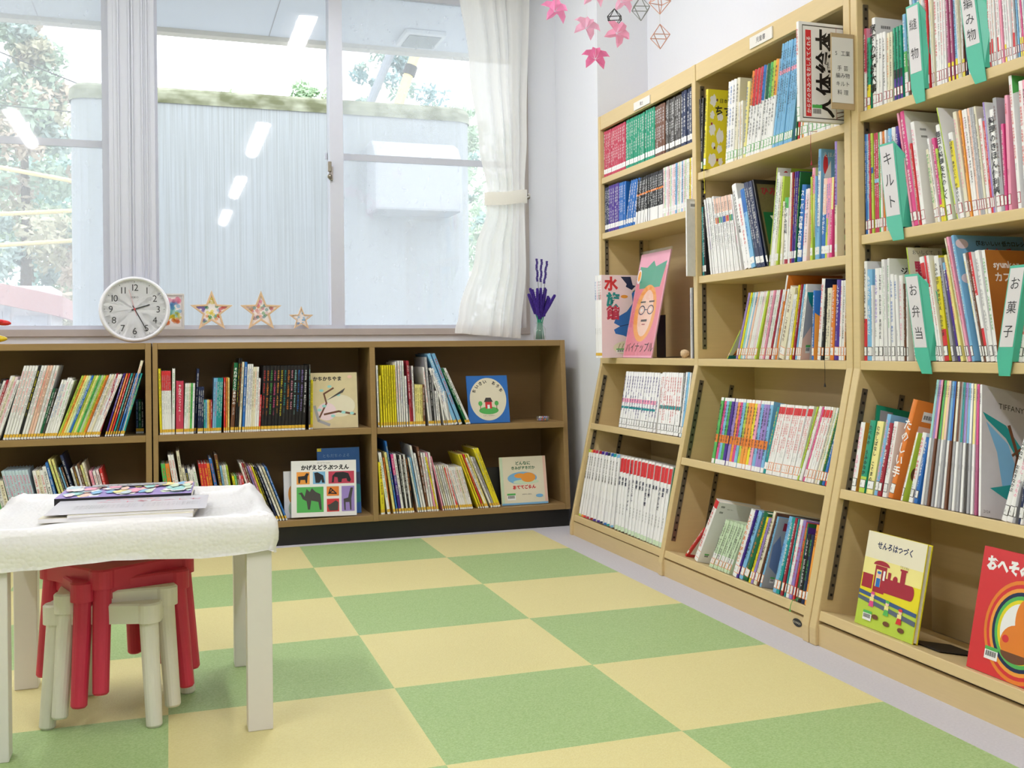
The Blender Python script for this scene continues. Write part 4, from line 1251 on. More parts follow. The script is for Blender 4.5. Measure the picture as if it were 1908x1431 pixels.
def art_low(A):
    A.rect(0, 0, 1, 1, BK('s'))
    for q in ((.1, .93), (.1, .65), (.3, .3), (.6, .12), (.8, .8)):
        A.ell(q[0], q[1], .09, .04, BK('z'))
    A.text('超おいしい! 低カロレシピ', .3, .92, .045, BK('k'), bold=.02); A.text('お', .12, .68, .11, BK('x'), bold=.05); A.text('おかず', .4, .82, .09, BK('x'), bold=.05); A.ell(.85, .5, .4, .2, BK('e')); A.ell(.9, .3, .12, .05, BK('G'))
run(C3, 1184, 1220, 1, (982, 110), 's/w', 'tallest sky blue magazine with dots', art=art_low, depth=.21, sticker='d')
run(C3, 1318, 1340, 1, (1138, 275), 'w/y', 'slim white book by blue magazine')
run(C3, 1342, 1362, 1, (1165, 265), 'n/w', 'slim brown photo book')
run(C3, 1364, 1392, 1, (1190, 264), 'w/w|T:r:.4|M:r:.1:.3', 'red and white book')
run(C3, 1396, 1436, 1, (1240, 250), 'w/e', 'white book by brown cover')
def art_syun(A):
    A.rect(0, 0, 1, 1, mat('print_caramel', 'B0702F', .4)); A.text('syunkon', .12, .84, .085, BK('w'), bold=.03); A.text('カフェごはん', .12, .72, .09, BK('w'), bold=.03); A.ell(.6, .35, .4, .18, BK('w')); A.ell(.6, .4, .25, .14, BK('G')); A.ell(.55, .3, .2, .06, BK('O'))
run(C3, 1440, 1476, 1, (1304, 245), 'w/g', 'white book showing caramel cover', art=art_syun, depth=.2, seen=.8)
run(C3, 1582, 1640, 1, (1690, 560), 'r/w|B:w:.08', 'red book leaning right at frame edge', words=['手作りお菓子'], sz=.03)
run(C3, 1644, 1780, 3, (1760, 560), 'w/r w/k c/r', 'of leaning books cut by frame')

C4 = tilt_row(.414, ZC4, 'fourth shelf, near tall bay', 'recipe book', 'recipe_book', 'd').within(*CB_)
run(C4, 110, 150, 1, (200, 508), 'w/p', 'white pink-lettered book at left upright', back='O')
run(C4, 176, 226, 1, (284, 490), 'T/k|B:l:.22', 'turquoise book with lime foot')
run(C4, 234, 292, 1, (338, 496), 'Y/k', 'pale yellow book')
def art_green(A):
    A.rect(0, 0, 1, 1, BK('T')); A.rect(.1, .2, .45, .95, BK('e'))
run(C4, 252, 262, 1, (332, 355), 'G', 'green folder standing behind the pale yellow book', wofs=.05, art=art_green, depth=.15, seen=.8, sticker=None)
run(C4, 306, 340, 1, (428, 434), 's/p', 'pale blue book')
run(C4, 344, 376, 1, (456, 514), 'R/w', 'dark red book')
run(C4, 382, 424, 2, (490, 500), 'w/k w/r', 'of white pair beside orange book')
def art_orangeback(A):
    A.rect(0, 0, 1, 1, BK('o')); A.barcode(.3, .8, .5, .1, green=False); A.rect(.25, .1, .9, .75, BK('P'))
run(C4, 430, 478, 1, (655, 308), 'o/w|M:o:.3:.5', 'thick bright orange book', art=art_orangeback, depth=.15, seen=.6, words=['たのしい手作り'], sz=.03, txt_from=.8)
def art_limeback(A):
    A.rect(0, 0, 1, 1, BK('l')); A.ell(.5, .85, .3, .1, BK('B')); A.ell(.3, .4, .2, .1, BK('n'))
run(C4, 556, 572, 1, (700, 600), 'w/l', 'white book showing lime cover', art=art_limeback, depth=.13, seen=.5)
run(C4, 620, 656, 1, (748, 600), 'w/r', 'white book before magazines')
run(C4, 660, 690, 1, (772, 640), 'b/w', 'short blue book before magazines')
MAG = 'avpgYPsbcntvswYm'
run(C4, 698, 1200, 16, (842, 130), ' '.join('%s/k|T:%s:.47' % (q, c_) for q, c_ in zip('wenewewnewewdewM', MAG)), 'in pastel topped set', noun='magazine', sticker=None, words=['クロワッサン'], txt_from=.96, txt_len=.2, depth=.2, fill=.985, top2=(1196, 172))
def art_tif(A):
    A.rect(0, 0, 1, 1, mat('print_silver_grey', 'CFCBD0', .35)); A.text('TIFFANY & CO.', .38, .84, .062, BK('k'))
    A.poly([(.02, .79), (.55, .72), (.95, .55), (.95, .4), (.55, .62), (.1, .74)], BK('t')); A.poly([(.1, .72), (.6, .58), (.9, .3), (.9, .1), (.5, .2), (.35, .5)], BK('s')); A.poly([(.2, .22), (.9, .1), (.9, .3)], BK('t'))
    A.line([(.62, .72), (.82, .5), (.72, .3)], .03, BK('n')); A.line([(.7, .5), (.95, .58)], .02, BK('n')); A.text('2024', .06, .03, .03, BK('d'))
run(C4, 1206, 1230, 1, (1222, 175), 'w/k', 'white magazine showing grey and teal cover', noun='magazine', sticker=None, art=art_tif, depth=.21, seen=.62, words=['クロワッサン'])
run(C4, 1436, 1536, 2, (1655, 590), 'w/k w/p', 'of white pair leaning right')
run(C4, 1540, 1590, 2, (1690, 560), 'e/k w/o', 'of grey and white pair')
run(C4, 1594, 1700, 3, (1720, 520), 'B/w w/k b/w', 'of leaning books at frame edge')

# ---- covers set up facing outward
def art_tree(A):
    A.rect(0, 0, 1, 1, mat('print_sand', 'D9CBA0', .35)); A.rect(.0, 0, .04, 1, BK('Y'))
    A.text('かちかちやま', .08, .86, .085, BK('k'), bold=.04)
    A.ell(.62, .4, .33, .2, BK('c')); A.ell(.35, .3, .2, .16, BK('z'))
    A.line([(.2, .2), (.35, .45), (.3, .62), (.5, .72)], .03, BK('n')); A.line([(.3, .25), (.6, .3), (.95, .24)], .035, BK('n')); A.line([(.1, .4), (.18, .14), (.4, .06)], .05, BK('e'))
    for q in ((.25, .68), (.42, .75), (.3, .4), (.48, .22), (.2, .33), (.7, .28), (.88, .26), (.6, .6)):
        A.ell(q[0], q[1], .045, .025, BK('a'))
    A.poly([(.35, .5), (.75, .72), (.7, .64)], BK('d')); A.ell(.85, .92, .05, .03, BK('P'))
face_book(M1, 1722, 1990, (1745, 762), .008, 'c', art_tree, 'sand coloured picture book with branch drawing facing out, upper shelf, low bay by clock', 'picture book', 'picture_book', w0=.04, back_lean=.12)
def art_house(A):
    A.rect(0, 0, 1, 1, BK('b')); A.ell(.5, .5, .45, .45, BK('c'), n=48)
    for k, ch in enumerate('ちいさい おうち'):
        a = math.radians(152 - k * 17.5)
        if ch != ' ':
            A.text(ch, .5 + .34 * math.cos(a) - 0, .5 + .34 * math.sin(a), .085, BK('k'), align='c', bold=.04, rot=a - math.pi / 2)
    A.ell(.5, .26, .24, .08, BK('g')); A.rect(.42, .3, .58, .44, BK('r')); A.poly([(.39, .44), (.61, .44), (.56, .53), (.44, .53)], BK('d')); A.rect(.47, .3, .53, .38, BK('w'))
    for x in (.3, .7):
        A.line([(x, .28), (x, .38)], .012, BK('n')); A.ell(x, .41, .05, .05, BK('g'))
    A.text('むかしのおはなし', .5, .14, .032, BK('d'), align='c')
face_book(R1, 1190, 1433, (1097, 198), .01, 'b', art_house, 'square blue picture book with cream disc and red house, upper shelf, right low bay', 'picture book', 'picture_book', w0=.035, back_lean=.22)
def art_hug(A):
    A.rect(0, 0, 1, 1, BK('c')); A.rect(0, 0, .06, 1, BK('L')); A.rect(.94, 0, 1, 1, BK('P')); A.rect(0, 0, 1, .04, BK('s'))
    A.text('どんなに', .5, .83, .085, BK('G'), align='c', bold=.03); A.text('きみがすきだか', .5, .735, .075, BK('G'), align='c', bold=.03)
    A.ell(.47, .55, .32, .13, BK('s')); A.ell(.55, .47, .28, .05, BK('L')); A.ell(.6, .56, .16, .1, BK('O')); A.ell(.42, .6, .12, .05, BK('O'))
    A.text('あててごらん', .5, .33, .085, BK('r'), align='c', bold=.05); A.barcode(.12, .1, .18, .14)
    A.text('おはなしえほん', .55, .2, .03, BK('d'), align='c'); A.ell(.82, .17, .08, .035, BK('s'))
face_book(R2, 1385, 1660, (1350, 680), .01, 'c', art_hug, 'cream picture book with green and red title facing out, lower shelf, right low bay', 'picture book', 'picture_book', w0=.03, back_lean=.2)
bk = thing('bookend', 'black metal bookend behind the cream picture book, right low bay', 'bookend', (0, 0, 0))
uu = R2.u_at(1300, .05)
MB().box(uu, low_front(.1) + .04, .104, uu + .10, low_front(.1) + .042, .27, BLKM).build('upright_plate', bk).location = (0, .062, 0)
MB().box(uu, low_front(.1) + .10, .1035, uu + .10, low_front(.1) + .22, .105, BLKM).build('foot_plate', bk)
def art_shadow(A):
    A.rect(0, 0, 1, 1, BK('w'))
    A.text('かげえどうぶつえん', .52, .84, .095, BK('k'), align='c', bold=.05); A.text('はじめてのえほん', .5, .945, .03, BK('d'), align='c')
    for q in ((.08, .58, .28, .80, 'O'), (.33, .58, .52, .80, 's'), (.57, .58, .97, .80, 'x'), (.08, .08, .49, .53, 'g'), (.54, .36, .73, .53, 'o'), (.54, .08, .73, .31, 'r'), (.77, .08, .97, .53, 'v')):
        A.rect(*q[:4], BK(q[4]))
    k = BK('k')
    A.poly([(.1, .72), (.2, .73), (.23, .78), (.27, .77), (.25, .72), (.24, .60), (.22, .6), (.21, .66), (.14, .66), (.13, .6), (.11, .6)], k)
    A.poly([(.35, .78), (.4, .79), (.49, .73), (.51, .6), (.47, .6), (.46, .66), (.43, .6), (.37, .6), (.36, .7)], k)
    A.poly([(.62, .6), (.63, .72), (.68, .78), (.8, .785), (.88, .76), (.92, .64), (.9, .6), (.86, .62), (.85, .67), (.78, .66), (.77, .6), (.72, .6), (.71, .69), (.66, .7), (.65, .6)], k)
    A.poly([(.1, .42), (.16, .44), (.2, .36), (.23, .5), (.28, .44), (.31, .51), (.37, .44), (.44, .4), (.45, .3), (.46, .12), (.43, .12), (.41, .26), (.3, .29), (.28, .13), (.25, .13), (.23, .28), (.17, .32), (.14, .4)], BK('d'))
    A.line([(.57, .4), (.6, .5), (.69, .4), (.58, .41), (.63, .46)], .02, k)
    A.poly([(.55, .2), (.6, .22), (.64, .25), (.68, .28), (.72, .24), (.71, .1), (.58, .1)], BK('d'))
    A.poly([(.8, .3), (.87, .32), (.91, .5), (.95, .5), (.92, .3), (.92, .1), (.9, .1), (.89, .24), (.83, .24), (.83, .1), (.81, .1)], BK('d'))
face_book(M2, 1618, 1982, (1608, 1262), .014, 'w', art_shadow, 'white board book with animal silhouettes on coloured squares facing out', 'picture book', 'picture_book', w0=.02, back_lean=.16, roll=-.02, lift=.006)
def art_sea(A):
    A.rect(0, 0, 1, 1, BK('b')); A.rect(0, .35, 1, .62, mat('print_dusk_blue', '2E4A78', .4)); A.ell(.8, .3, .4, .15, BK('t')); A.rect(0, .95, .1, 1, BK('y')); A.text('ともだちのよる', .12, .86, .06, BK('s')); A.rect(.12, .68, .22, .8, BK('e'))
face_book(M2, 1770, 2008, (1766, 1182), .008, 'b', art_sea, 'blue picture book standing behind the animal silhouette book', 'picture book', 'picture_book', w0=.09, back_lean=.16)
def art_pale(A):
    A.rect(0, 0, 1, 1, BK('w')); A.ell(.6, .5, .3, .2, BK('O')); A.ell(.6, .2, .3, .15, BK('L'))
face_book(M2, 1580, 1660, (1570, 1310), .008, 'w', art_pale, 'white picture book half hidden left of the silhouette book', 'picture book', 'picture_book', w0=.06, back_lean=.16)

C5 = tilt_row(.093, ZC5, 'bottom shelf, near tall bay', 'picture book', 'picture_book', None)
def art_train(A):
    A.rect(0, 0, 1, 1, BK('y')); A.rect(0, 0, 1, .3, BK('l')); A.rect(0, .55, 1, 1, BK('Y')); A.rect(0, .72, 1, 1, BK('c'))
    A.text('せんろはつづく', .5, .84, .085, BK('B'), align='c', bold=.03)
    A.text('うたえほん', .62, .70, .03, BK('d'))
    R_, D = BK('R'), BK('B')
    A.rect(.02, .4, .2, .55, R_); A.rect(.22, .38, .42, .66, R_); A.ell(.32, .665, .14, .05, R_, a0=0, a1=180); A.rect(.42, .4, .86, .55, R_); A.ell(.86, .475, .05, .075, R_); A.rect(.45, .55, .5, .62, R_); A.rect(.66, .55, .74, .68, R_); A.rect(.64, .67, .76, .69, R_); A.ell(.58, .56, .04, .04, R_)
    A.rect(.25, .44, .34, .62, BK('Y')); A.ell(.3, .56, .035, .03, BK('P')); A.rect(.265, .44, .335, .53, BK('b')); A.ell(.3, .59, .035, .015, BK('b')); A.rect(.37, .52, .405, .62, BK('w'))
    A.poly([(0, .37), (1, .30), (1, .26), (0, .33)], mat('print_rail_blue', '3C5A8C', .4)); A.poly([(0, .31), (1, .22), (1, .17), (0, .27)], mat('print_slate', '5A6478', .4))
    for x, y, c_ in ((.25, .25, 'm'), (.52, .21, 'g'), (.75, .17, 'r')):
        A.ell(x, y + .09, .03, .022, BK('P')); A.ell(x, y + .113, .035, .015, BK(c_)); A.rect(x - .04, y + .02, x + .03, y + .07, BK('Y')); A.poly([(x - .05, y - .03), (x + .04, y - .03), (x + .03, y + .03), (x - .03, y + .03)], BK(c_))
    for x, y in ((.35, .13), (.55, .1), (.8, .09)):
        A.ell(x, y, .055, .025, BK('n'))
    A.barcode(.14, .07, .15, .1)
face_book(C5, 125, 556, (322, 212), .015, 'y', art_train, 'yellow picture book with red steam engine facing out, near tall bay', 'picture book', 'picture_book', w0=.02, back_lean=.0)
def art_ring(A):
    A.rect(0, 0, 1, 1, BK('r')); A.text('おへそのあな', .06, .83, .12, BK('w'), bold=.06)
    for k, c_ in enumerate(('o', 'r', 'O', 'B', 'g', 'y', 'w')):
        s_ = 1 - k * .075
        A.ell(.58, .40, .46 * s_ * .95, .40 * s_, BK(c_), n=40)
    A.ell(.6, .5, .1, .16, BK('o')); A.ell(.55, .3, .19, .145, BK('o')); A.ell(.55, .225, .17, .075, BK('n'), a0=180, a1=360); A.ell(.42, .32, .04, .03, BK('r'))
    A.barcode(.2, .12, .16, .1)
face_book(C5, 952, 1580, (1168, 322), .014, 'r', art_ring, 'red picture book with rainbow ring facing out at frame edge', 'picture book', 'picture_book', w0=.02, back_lean=.0)
for px_, nm in ((640, 'behind the steam engine book'), (1500, 'behind the rainbow ring book')):
    t_ = thing('bookend', 'black metal bookend ' + nm + ', bottom shelf', 'bookend', (0, 0, 0))
    u = C5.u_at(px_, .05)
    M = C5.frame(u, 0, 0, .05)
    MB().box(-.06, .0, .0015, .055, .13, .003, BLKM).build('foot_plate', t_, M=M)
    MB().box(-.06, .0, .003, -.03, .002, .12, BLKM).build('upright_plate', t_, M=M)

# magazines and a bagged drawing on the far bay's third shelf
A3 = tall_row(.756, ZA3, 'third shelf, far tall bay', 'magazine', 'magazine', 'y', x=1.268).within(*AB_)
def art_fish(A):
    A.rect(0, 0, 1, 1, BK('z'))
    B_ = BK('b')
    A.poly([(.98, .2), (.98, .88), (.75, .86), (.6, .78), (.62, .66), (.5, .56), (.28, .48), (.24, .42), (.36, .38), (.24, .34), (.27, .29), (.42, .27), (.6, .22)], B_)
    A.poly([(.98, .78), (.98, .9), (.75, .87), (.6, .79), (.8, .84)], BK('G')); A.ell(.8, .69, .05, .02, BK('d')); A.ell(.8, .69, .02, .01, BK('k')); A.line([(.36, .38), (.58, .41)], .008, BK('B'))
    A.text('水', .06, .83, .17, BK('r'), bold=.05); A.text('族', .1, .64, .17, BK('t'), bold=.05); A.text('館', .1, .48, .17, BK('x'), bold=.05)
    A.poly([(.38, .98), (.58, .98), (.62, .88), (.68, .87), (.6, .82), (.48, .86), (.5, .89)], BK('B'))
    A.ell(.8, .945, .1, .02, BK('o')); A.ell(.45, .74, .07, .02, BK('O'))
    A.ell(.5, .12, .28, .08, BK('c')); A.ell(.68, .13, .1, .06, BK('o'))
    for k in range(5):
        A.line([(.3 + .07 * k, .08), (.36 + .07 * k, .17)], .006, BK('n'))
    A.barcode(.28, .06, .25, .05)
run(A3, 150, 212, 4, (45, 372), 'w/b w/p w/k w/r', 'of white fish magazines pulled out', wofs=-.07, art=art_fish, depth=.23, h=.345, lean=0, words=['きれいな水族館'])
def art_pine(A):
    A.rect(0, 0, 1, 1, BK('p')); A.rect(.02, .02, .98, .86, mat('print_salmon_pink', 'E2788C', .4)); A.poly([(.15, .66), (.85, .66), (.95, .9), (.6, .86), (.5, .92), (.3, .86), (.05, .88)], BK('T'))
    A.ell(.5, .42, .36, .27, BK('O')); A.ell(.52, .42, .24, .22, BK('P'))
    for x in (.38, .68):
        A.ell(x, .45, .11, .045, BK('B')); A.ell(x, .45, .085, .034, BK('P')); A.ell(x, .45, .03, .015, BK('w')); A.rect(x - .09, .52, x + .09, .535, BK('d'))
    A.rect(.48, .448, .58, .456, BK('B')); A.rect(.42, .34, .62, .36, BK('d')); A.rect(.47, .31, .58, .318, BK('R'))
    A.text('パイナップル', .06, .06, .1, BK('d'), sx=1.0); A.ell(.08, .78, .07, .07, BK('w')); A.ell(.08, .785, .05, .05, BK('O'))
pic, Mp, wp, hp = face_book(A3, 410, 682, (598, 182), .004, 'p', art_pine, 'bagged child drawing of a pineapple face leaning on bookend', 'drawing', 'bagged_drawing', w0=.0, back_lean=.21)
FILM = see_through('clear_bag_film', 'FFFFFF', .93, .5, gloss=1.35)
MB().box(-.001, -.003, 0, .0052, wp + .003, hp + .012, FILM).build('plastic_bag', pic)
t_ = thing('bookend', 'black metal bookend behind the bagged pineapple drawing', 'bookend', (0, 0, 0))
u = A3.u_at(742, .06)
M = A3.frame(u, 0, 0, .085)
MB().box(-.06, 0, .002, .02, .0025, .17, BLKM).build('upright_plate', t_, M=M)
MB().box(-.06, .0025, .001, .02, .10, .0025, BLKM).build('foot_plate', t_, M=M)
run(A3, 1052, 1084, 4, (1064, 492), 'w/v e/k w/e k', 'of thin magazines at right upright', wofs=.03, sticker=None, lean=0)
P = at(1080 + 995 / 5.111, 440 + 1120 / 5.111, 0, 1.30)
sh = MB()
SHELLM = mat('tan_shell', 'D9BE98', .7, noise=.35, scale=140, bump=.6)
N_ = 40
cl = MB()
cl.lathe([(.0001, 0), (.008, .002), (.013, .008), (.0165, .016), (.017, .022), (.014, .028), (.008, .031), (.0001, .032)], SHELLM, n=18)
o = cl.build('shell', smooth=True)
o.location = (P.x, P.y, .757); o.rotation_euler = (.0, .25, .5)
tag(o, 'round tan seashell on third shelf of far tall bay', 'shell')

# teal section dividers and the projecting category board
TEAL = mat('teal_plastic', '49B79B', .35, noise=.02)
CARD = mat('divider_card', 'DCD8DC', .6, noise=.02)
def divider(row, s, TLq, TRq, BRq, BLq, card, label, w=-.010):
    u0, v0 = row.uv(*TLq, w); u1, v1 = row.uv(*TRq, w); u2, v2 = row.uv(*BRq, w); u3, v3 = row.uv(*BLq, w)
    T = thing('shelf_divider', label, 'shelf divider', (0, 0, 0), group='teal section dividers')
    Rm = Matrix(((row.U.x, row.W.x, row.V.x, row.O.x), (row.U.y, row.W.y, row.V.y, row.O.y), (row.U.z, row.W.z, row.V.z, row.O.z), (0, 0, 0, 1)))
    ht = v0
    dx = (u3 - u0) / (v0 - v3)
    wd = u1 - u0
    def f(a, b_, e=0):
        return (u0 + dx * (v0 - b_) + a, w - e, b_)
    pl = MB()
    k = v3
    pl.prism([f(0, v0), f(0, .012), f(wd * .30, -.030), f(wd, -.030), f(wd, v0)], (0, .0022, 0), TEAL)
    pl.prism([f(wd - .002, v0), f(wd - .002, .002), (f(wd, .002)[0], w + .03, .002), (f(wd, .002)[0], w + .03, v0 * .75)], (.0018, 0, 0), TEAL)
    pl.build('plate', T, M=Rm, bevel=.0012)
    cdm = MB()
    c0, c1 = v0 - .006, card
    cdm.prism([f(.004, c0, .0002), f(.004, c1, .0002), f(wd - .004, c1, .0002), f(wd - .004, c0, .0002)], (0, -.0006, 0), CARD)
    gap = (c0 - c1) / (len(s) + .3)
    sz = min(wd * .62, gap * .8)
    for i, ch in enumerate(s):
        yy = c0 - gap * (i + .62) - sz * .4
        text(cdm, ch, 0, 0, sz, BK('k'), lambda a, b_: f(wd / 2 + a, yy + b_, .0012), align='c', res=3)
    cdm.build('card', T, M=Rm)
divider(C1, '縫物', (662, 78), (798, 78), (832, 1030), (720, 960), .048, 'teal divider with sewing characters on white card, top shelf')
divider(C1, '編み物', (1222, -60), (1385, -60), (1466, 835), (1320, 720), .062, 'teal divider with knitting characters on white card, top shelf')
divider(C2, 'キルト', (310, 602), (440, 606), (485, 1378), (380, 1300), .035, 'teal divider lettered for quilts, second shelf')
divider(C3, 'お弁当', (588, 470), (720, 482), (822, 1335), (690, 1240), .035, 'teal divider lettered for lunch boxes, third shelf')
divider(C3, 'お菓子', (1594, 385), (1750, 385), (1590, 1372), (1462, 1290), .035, 'teal divider lettered for sweets leaning right, third shelf')

T_ = thing('category_board', 'beige board with white craft category card projecting from the upright', 'sign', (0, 0, 0))
BEIGE = mat('beige_board', 'B9A079', .5, noise=.04)
yb = -1.541
MB().box(1.190, yb - .004, 1.435, 1.2645, yb - .0005, 1.640, BEIGE).build('board', T_, bevel=.001)
cdm = MB().box(1.192, yb - .0052, 1.452, 1.2595, yb - .004, 1.628, WHITEP)
for s_, z in (('5  工業', 1.580), ('手 芸', 1.540), ('編み物', 1.520), ('キルト', 1.498), ('料 理', 1.475)):
    text(cdm, s_, 1.2255, z, .0150, BK('k'), lambda a, b_: (a, yb - .0056, b_), align='c', res=3)
cdm.build('card', T_)
# ribbon bookmarks and a loose pair of slips
RIB = lambda c_: mat('ribbon_' + c_, PAL[c_][0], .7)
for c_, pts, lab in (('R', ((1510.5, 245), (1510.5, 275), (1512, 300)), 'dark red ribbon bookmark hanging from top shelf, middle tall bay'),
                     ('k', ((1536, 668), (1537, 690), (1537, 713)), 'black ribbon bookmark hanging below third shelf, middle tall bay'),
                     ('y', ((1311.5, 308), (1312, 335), (1313, 354)), 'thin yellow ribbon bookmark hanging under the yellow map book')):
    q = [at(a, b_, 0, 1.262) for a, b_ in pts]
    q.insert(0, q[0] + Vector((.05, 0, .002)))
    rb = MB().tube(q, .0008, RIB(c_), n=6)
    rb.tube([q[-1], q[-1] + Vector((0, 0, -.012))], .0009, RIB(c_), n=6, r1=.0035)
    tag(rb.build('ribbon_bookmark'), lab, 'ribbon')
q = [at(1477, 1118, 0, 1.118), at(1474, 1125, 0, 1.115), at(1472, 1134, 0, 1.116)]
rb = MB().tube([q[0] + Vector((.03, 0, .003))] + q, .0009, RIB('g'), n=6)
rb.tube([q[-1], q[-1] + Vector((0, 0, -.008))], .001, RIB('g'), n=6, r1=.003)
tag(rb.build('ribbon_bookmark'), 'green ribbon bookmark hanging at bottom shelf, middle tall bay', 'ribbon')
# ------------------------------------------------------------------ table, stools, things on them
TX0, TX1, TY0, TY1, TTOP = -.842, -.292, -1.677, -1.135, .440
T = thing('side_table', 'small white square table wrapped on top, left foreground', 'table', (0, 0, 0))
MB().box(TX0 + .004, TY0 + .004, TTOP - .05, TX1 - .004, TY1 - .004, TTOP, WHITEP).build('tabletop', T, bevel=.003)
for x in (TX0, TX1 - .051):
    for y in (TY0, TY1 - .051):
        MB().box(x, y, CARPET_Z, x + .051, y + .051, TTOP - .05, WHITEP).build('leg', T, bevel=.002)
# bubble film around the top: bubbles in rows, corners puffed and rumpled
film = bpy.data.materials.new('bubble_film'); film.use_nodes = True
nt = film.node_tree; b = nt.nodes['Principled BSDF']
b.inputs['Base Color'].default_value = (*lin('F4F2F2'), 1); b.inputs['Roughness'].default_value = .32
b.inputs['Coat Weight'].default_value = .5; b.inputs['Coat Roughness'].default_value = .2
b.inputs['Subsurface Weight'].default_value = .15; b.inputs['Subsurface Radius'].default_value = (.02, .02, .02)
tc = nt.nodes.new('ShaderNodeTexCoord'); vo = nt.nodes.new('ShaderNodeTexVoronoi'); vo.inputs['Scale'].default_value = 110; vo.inputs['Randomness'].default_value = .8
nt.links.new(tc.outputs['Object'], vo.inputs['Vector'])
bp_ = nt.nodes.new('ShaderNodeBump'); bp_.inputs['Strength'].default_value = .5; bp_.inputs['Distance'].default_value = .0025; bp_.invert = True
nt.links.new(vo.outputs['Distance'], bp_.inputs['Height']); nt.links.new(bp_.outputs[0], b.inputs['Normal'])
NX, NR = 36, 6
mb = MB()
def wrap_ring(inset, z, wob, seed):
    r_ = random.Random(seed)
    pts = []
    x0, x1, y0, y1 = TX0 - .009 + inset, TX1 + .009 - inset, TY0 - .009 + inset, TY1 + .009 - inset
    rad = .018
    cs = [(x1 - rad, y0 + rad, -90), (x1 - rad, y1 - rad, 0), (x0 + rad, y1 - rad, 90), (x0 + rad, y0 + rad, 180)]
    for ci, (cx_, cy_, a0) in enumerate(cs):
        for k in range(7):
            a = math.radians(a0 + 15 * k)
            pts.append((cx_ + rad * math.cos(a), cy_ + rad * math.sin(a)))
        nx_ = cs[(ci + 1) % 4]
        a1 = math.radians(nx_[2])
        e = (nx_[0] + rad * math.cos(a1), nx_[1] + rad * math.sin(a1))
        s_ = pts[-1]
        for k in range(1, 16):
            f_ = k / 16
            pts.append((s_[0] + (e[0] - s_[0]) * f_, s_[1] + (e[1] - s_[1]) * f_))
    out = []
    cx_, cy_ = (x0 + x1) / 2, (y0 + y1) / 2
    for i, (x, y) in enumerate(pts):
        g = 1 + wob * (math.sin(i * .9 + seed) * .5 + r_.random() - .5) / .3
        out.append((cx_ + (x - cx_) * g, cy_ + (y - cy_) * g, z + wob * 1.2 * math.sin(i * .55 + seed * 2) + wob * (r_.random() - .5)))
    return out
rings = [wrap_ring(-.001, .378, .003, 1), wrap_ring(.000, .384, .002, 2), wrap_ring(-.004, .400, .002, 3), wrap_ring(-.006, .420, .0015, 4), wrap_ring(-.004, .440, .0015, 5),
         wrap_ring(.004, .453, .002, 6), wrap_ring(.018, .459, .003, 7), wrap_ring(.034, .456, .003, 8), wrap_ring(.05, .449, .001, 9)]
n = len(rings[0])
vs = [p for r_ in rings for p in r_]
fs = []
for i in range(len(rings) - 1):
    for k in range(n):
        j = (k + 1) % n
        fs.append((i * n + k, i * n + j, (i + 1) * n + j, (i + 1) * n + k))
fs.append(tuple(range((len(rings) - 1) * n, len(rings) * n)))
mb.add(vs, fs, film)
wr = mb.build('bubble_wrap', smooth=True)
tag(wr, 'white bubble wrap stretched over the small table top', 'bubble wrap')

WST = mat('white_stool_plastic', 'E4E0D2', .45, noise=.02)
RST = mat('red_stool_plastic', 'CA304C', .45, noise=.04)
def make_stool(zb, ang, cx_, cy_, m_, label):
    S = thing('stool', label, 'stool', (cx_, cy_, zb), math.radians(ang), 'stacked children stools')
    c = .098; H = .262
    st = MB()
    # seat with sides that curve in between four round corners, and a rim below it
    def outline(off):
        p = []
        for q in range(4):
            a0 = math.radians(45 + 90 * q)
            ccx, ccy = c * math.sqrt(2) * math.cos(a0), c * math.sqrt(2) * math.sin(a0)
            for k in range(-5, 6):
                a = a0 + math.radians(k * 16)
                p.append((ccx + (.026 + off) * math.cos(a), ccy + (.026 + off) * math.sin(a)))
            a1 = a0 + math.radians(90)
            for k in (1, 2, 3):
                pass
        return p
    o0, o1 = outline(0), outline(-.004)
    n_ = len(o0)
    zt = H
    vs = [(x, y, zt - .042) for x, y in o0] + [(x, y, zt - .004) for x, y in o0] + [(x, y, zt) for x, y in o1] + [(x * .93, y * .93, zt - .042) for x, y in o1] + [(x * .93, y * .93, zt - .012) for x, y in o1]
    fs = []
    for a, b_ in ((0, 1), (1, 2), (3, 0), (4, 3)):
        for k in range(n_):
            j = (k + 1) % n_
            fs.append((a * n_ + k, a * n_ + j, b_ * n_ + j, b_ * n_ + k))
    fs.append(tuple(range(2 * n_, 3 * n_)))
    fs.append(tuple(range(5 * n_ - 1, 4 * n_ - 1, -1)))
    st.add(vs, fs, m_)
    st.build('seat', S)
    for sx_ in (-1, 1):
        for sy_ in (-1, 1):
            l = MB()
            l.tube([(sx_ * c, sy_ * c, H - .043), (sx_ * .1125, sy_ * .1125, .004), (sx_ * .1127, sy_ * .1127, 0)], .0195, m_, n=18, r1=.0135)
            l.build('leg', S, smooth=False)
    return S
make_stool(CARPET_Z, -18.4, -.599, -1.423, WST, 'bottom white plastic stool of the stack, feet on the carpet')
make_stool(CARPET_Z + .025, -1.3, -.600, -1.406, WST, 'upper white plastic stool, second from bottom of the stack')
make_stool(CARPET_Z + .050, 17.2, -.602, -1.398, RST, 'lower red plastic stool resting on the white ones')
make_stool(CARPET_Z + .075, 34.4, -.604, -1.390, RST, 'topmost red plastic stool just under the table top')

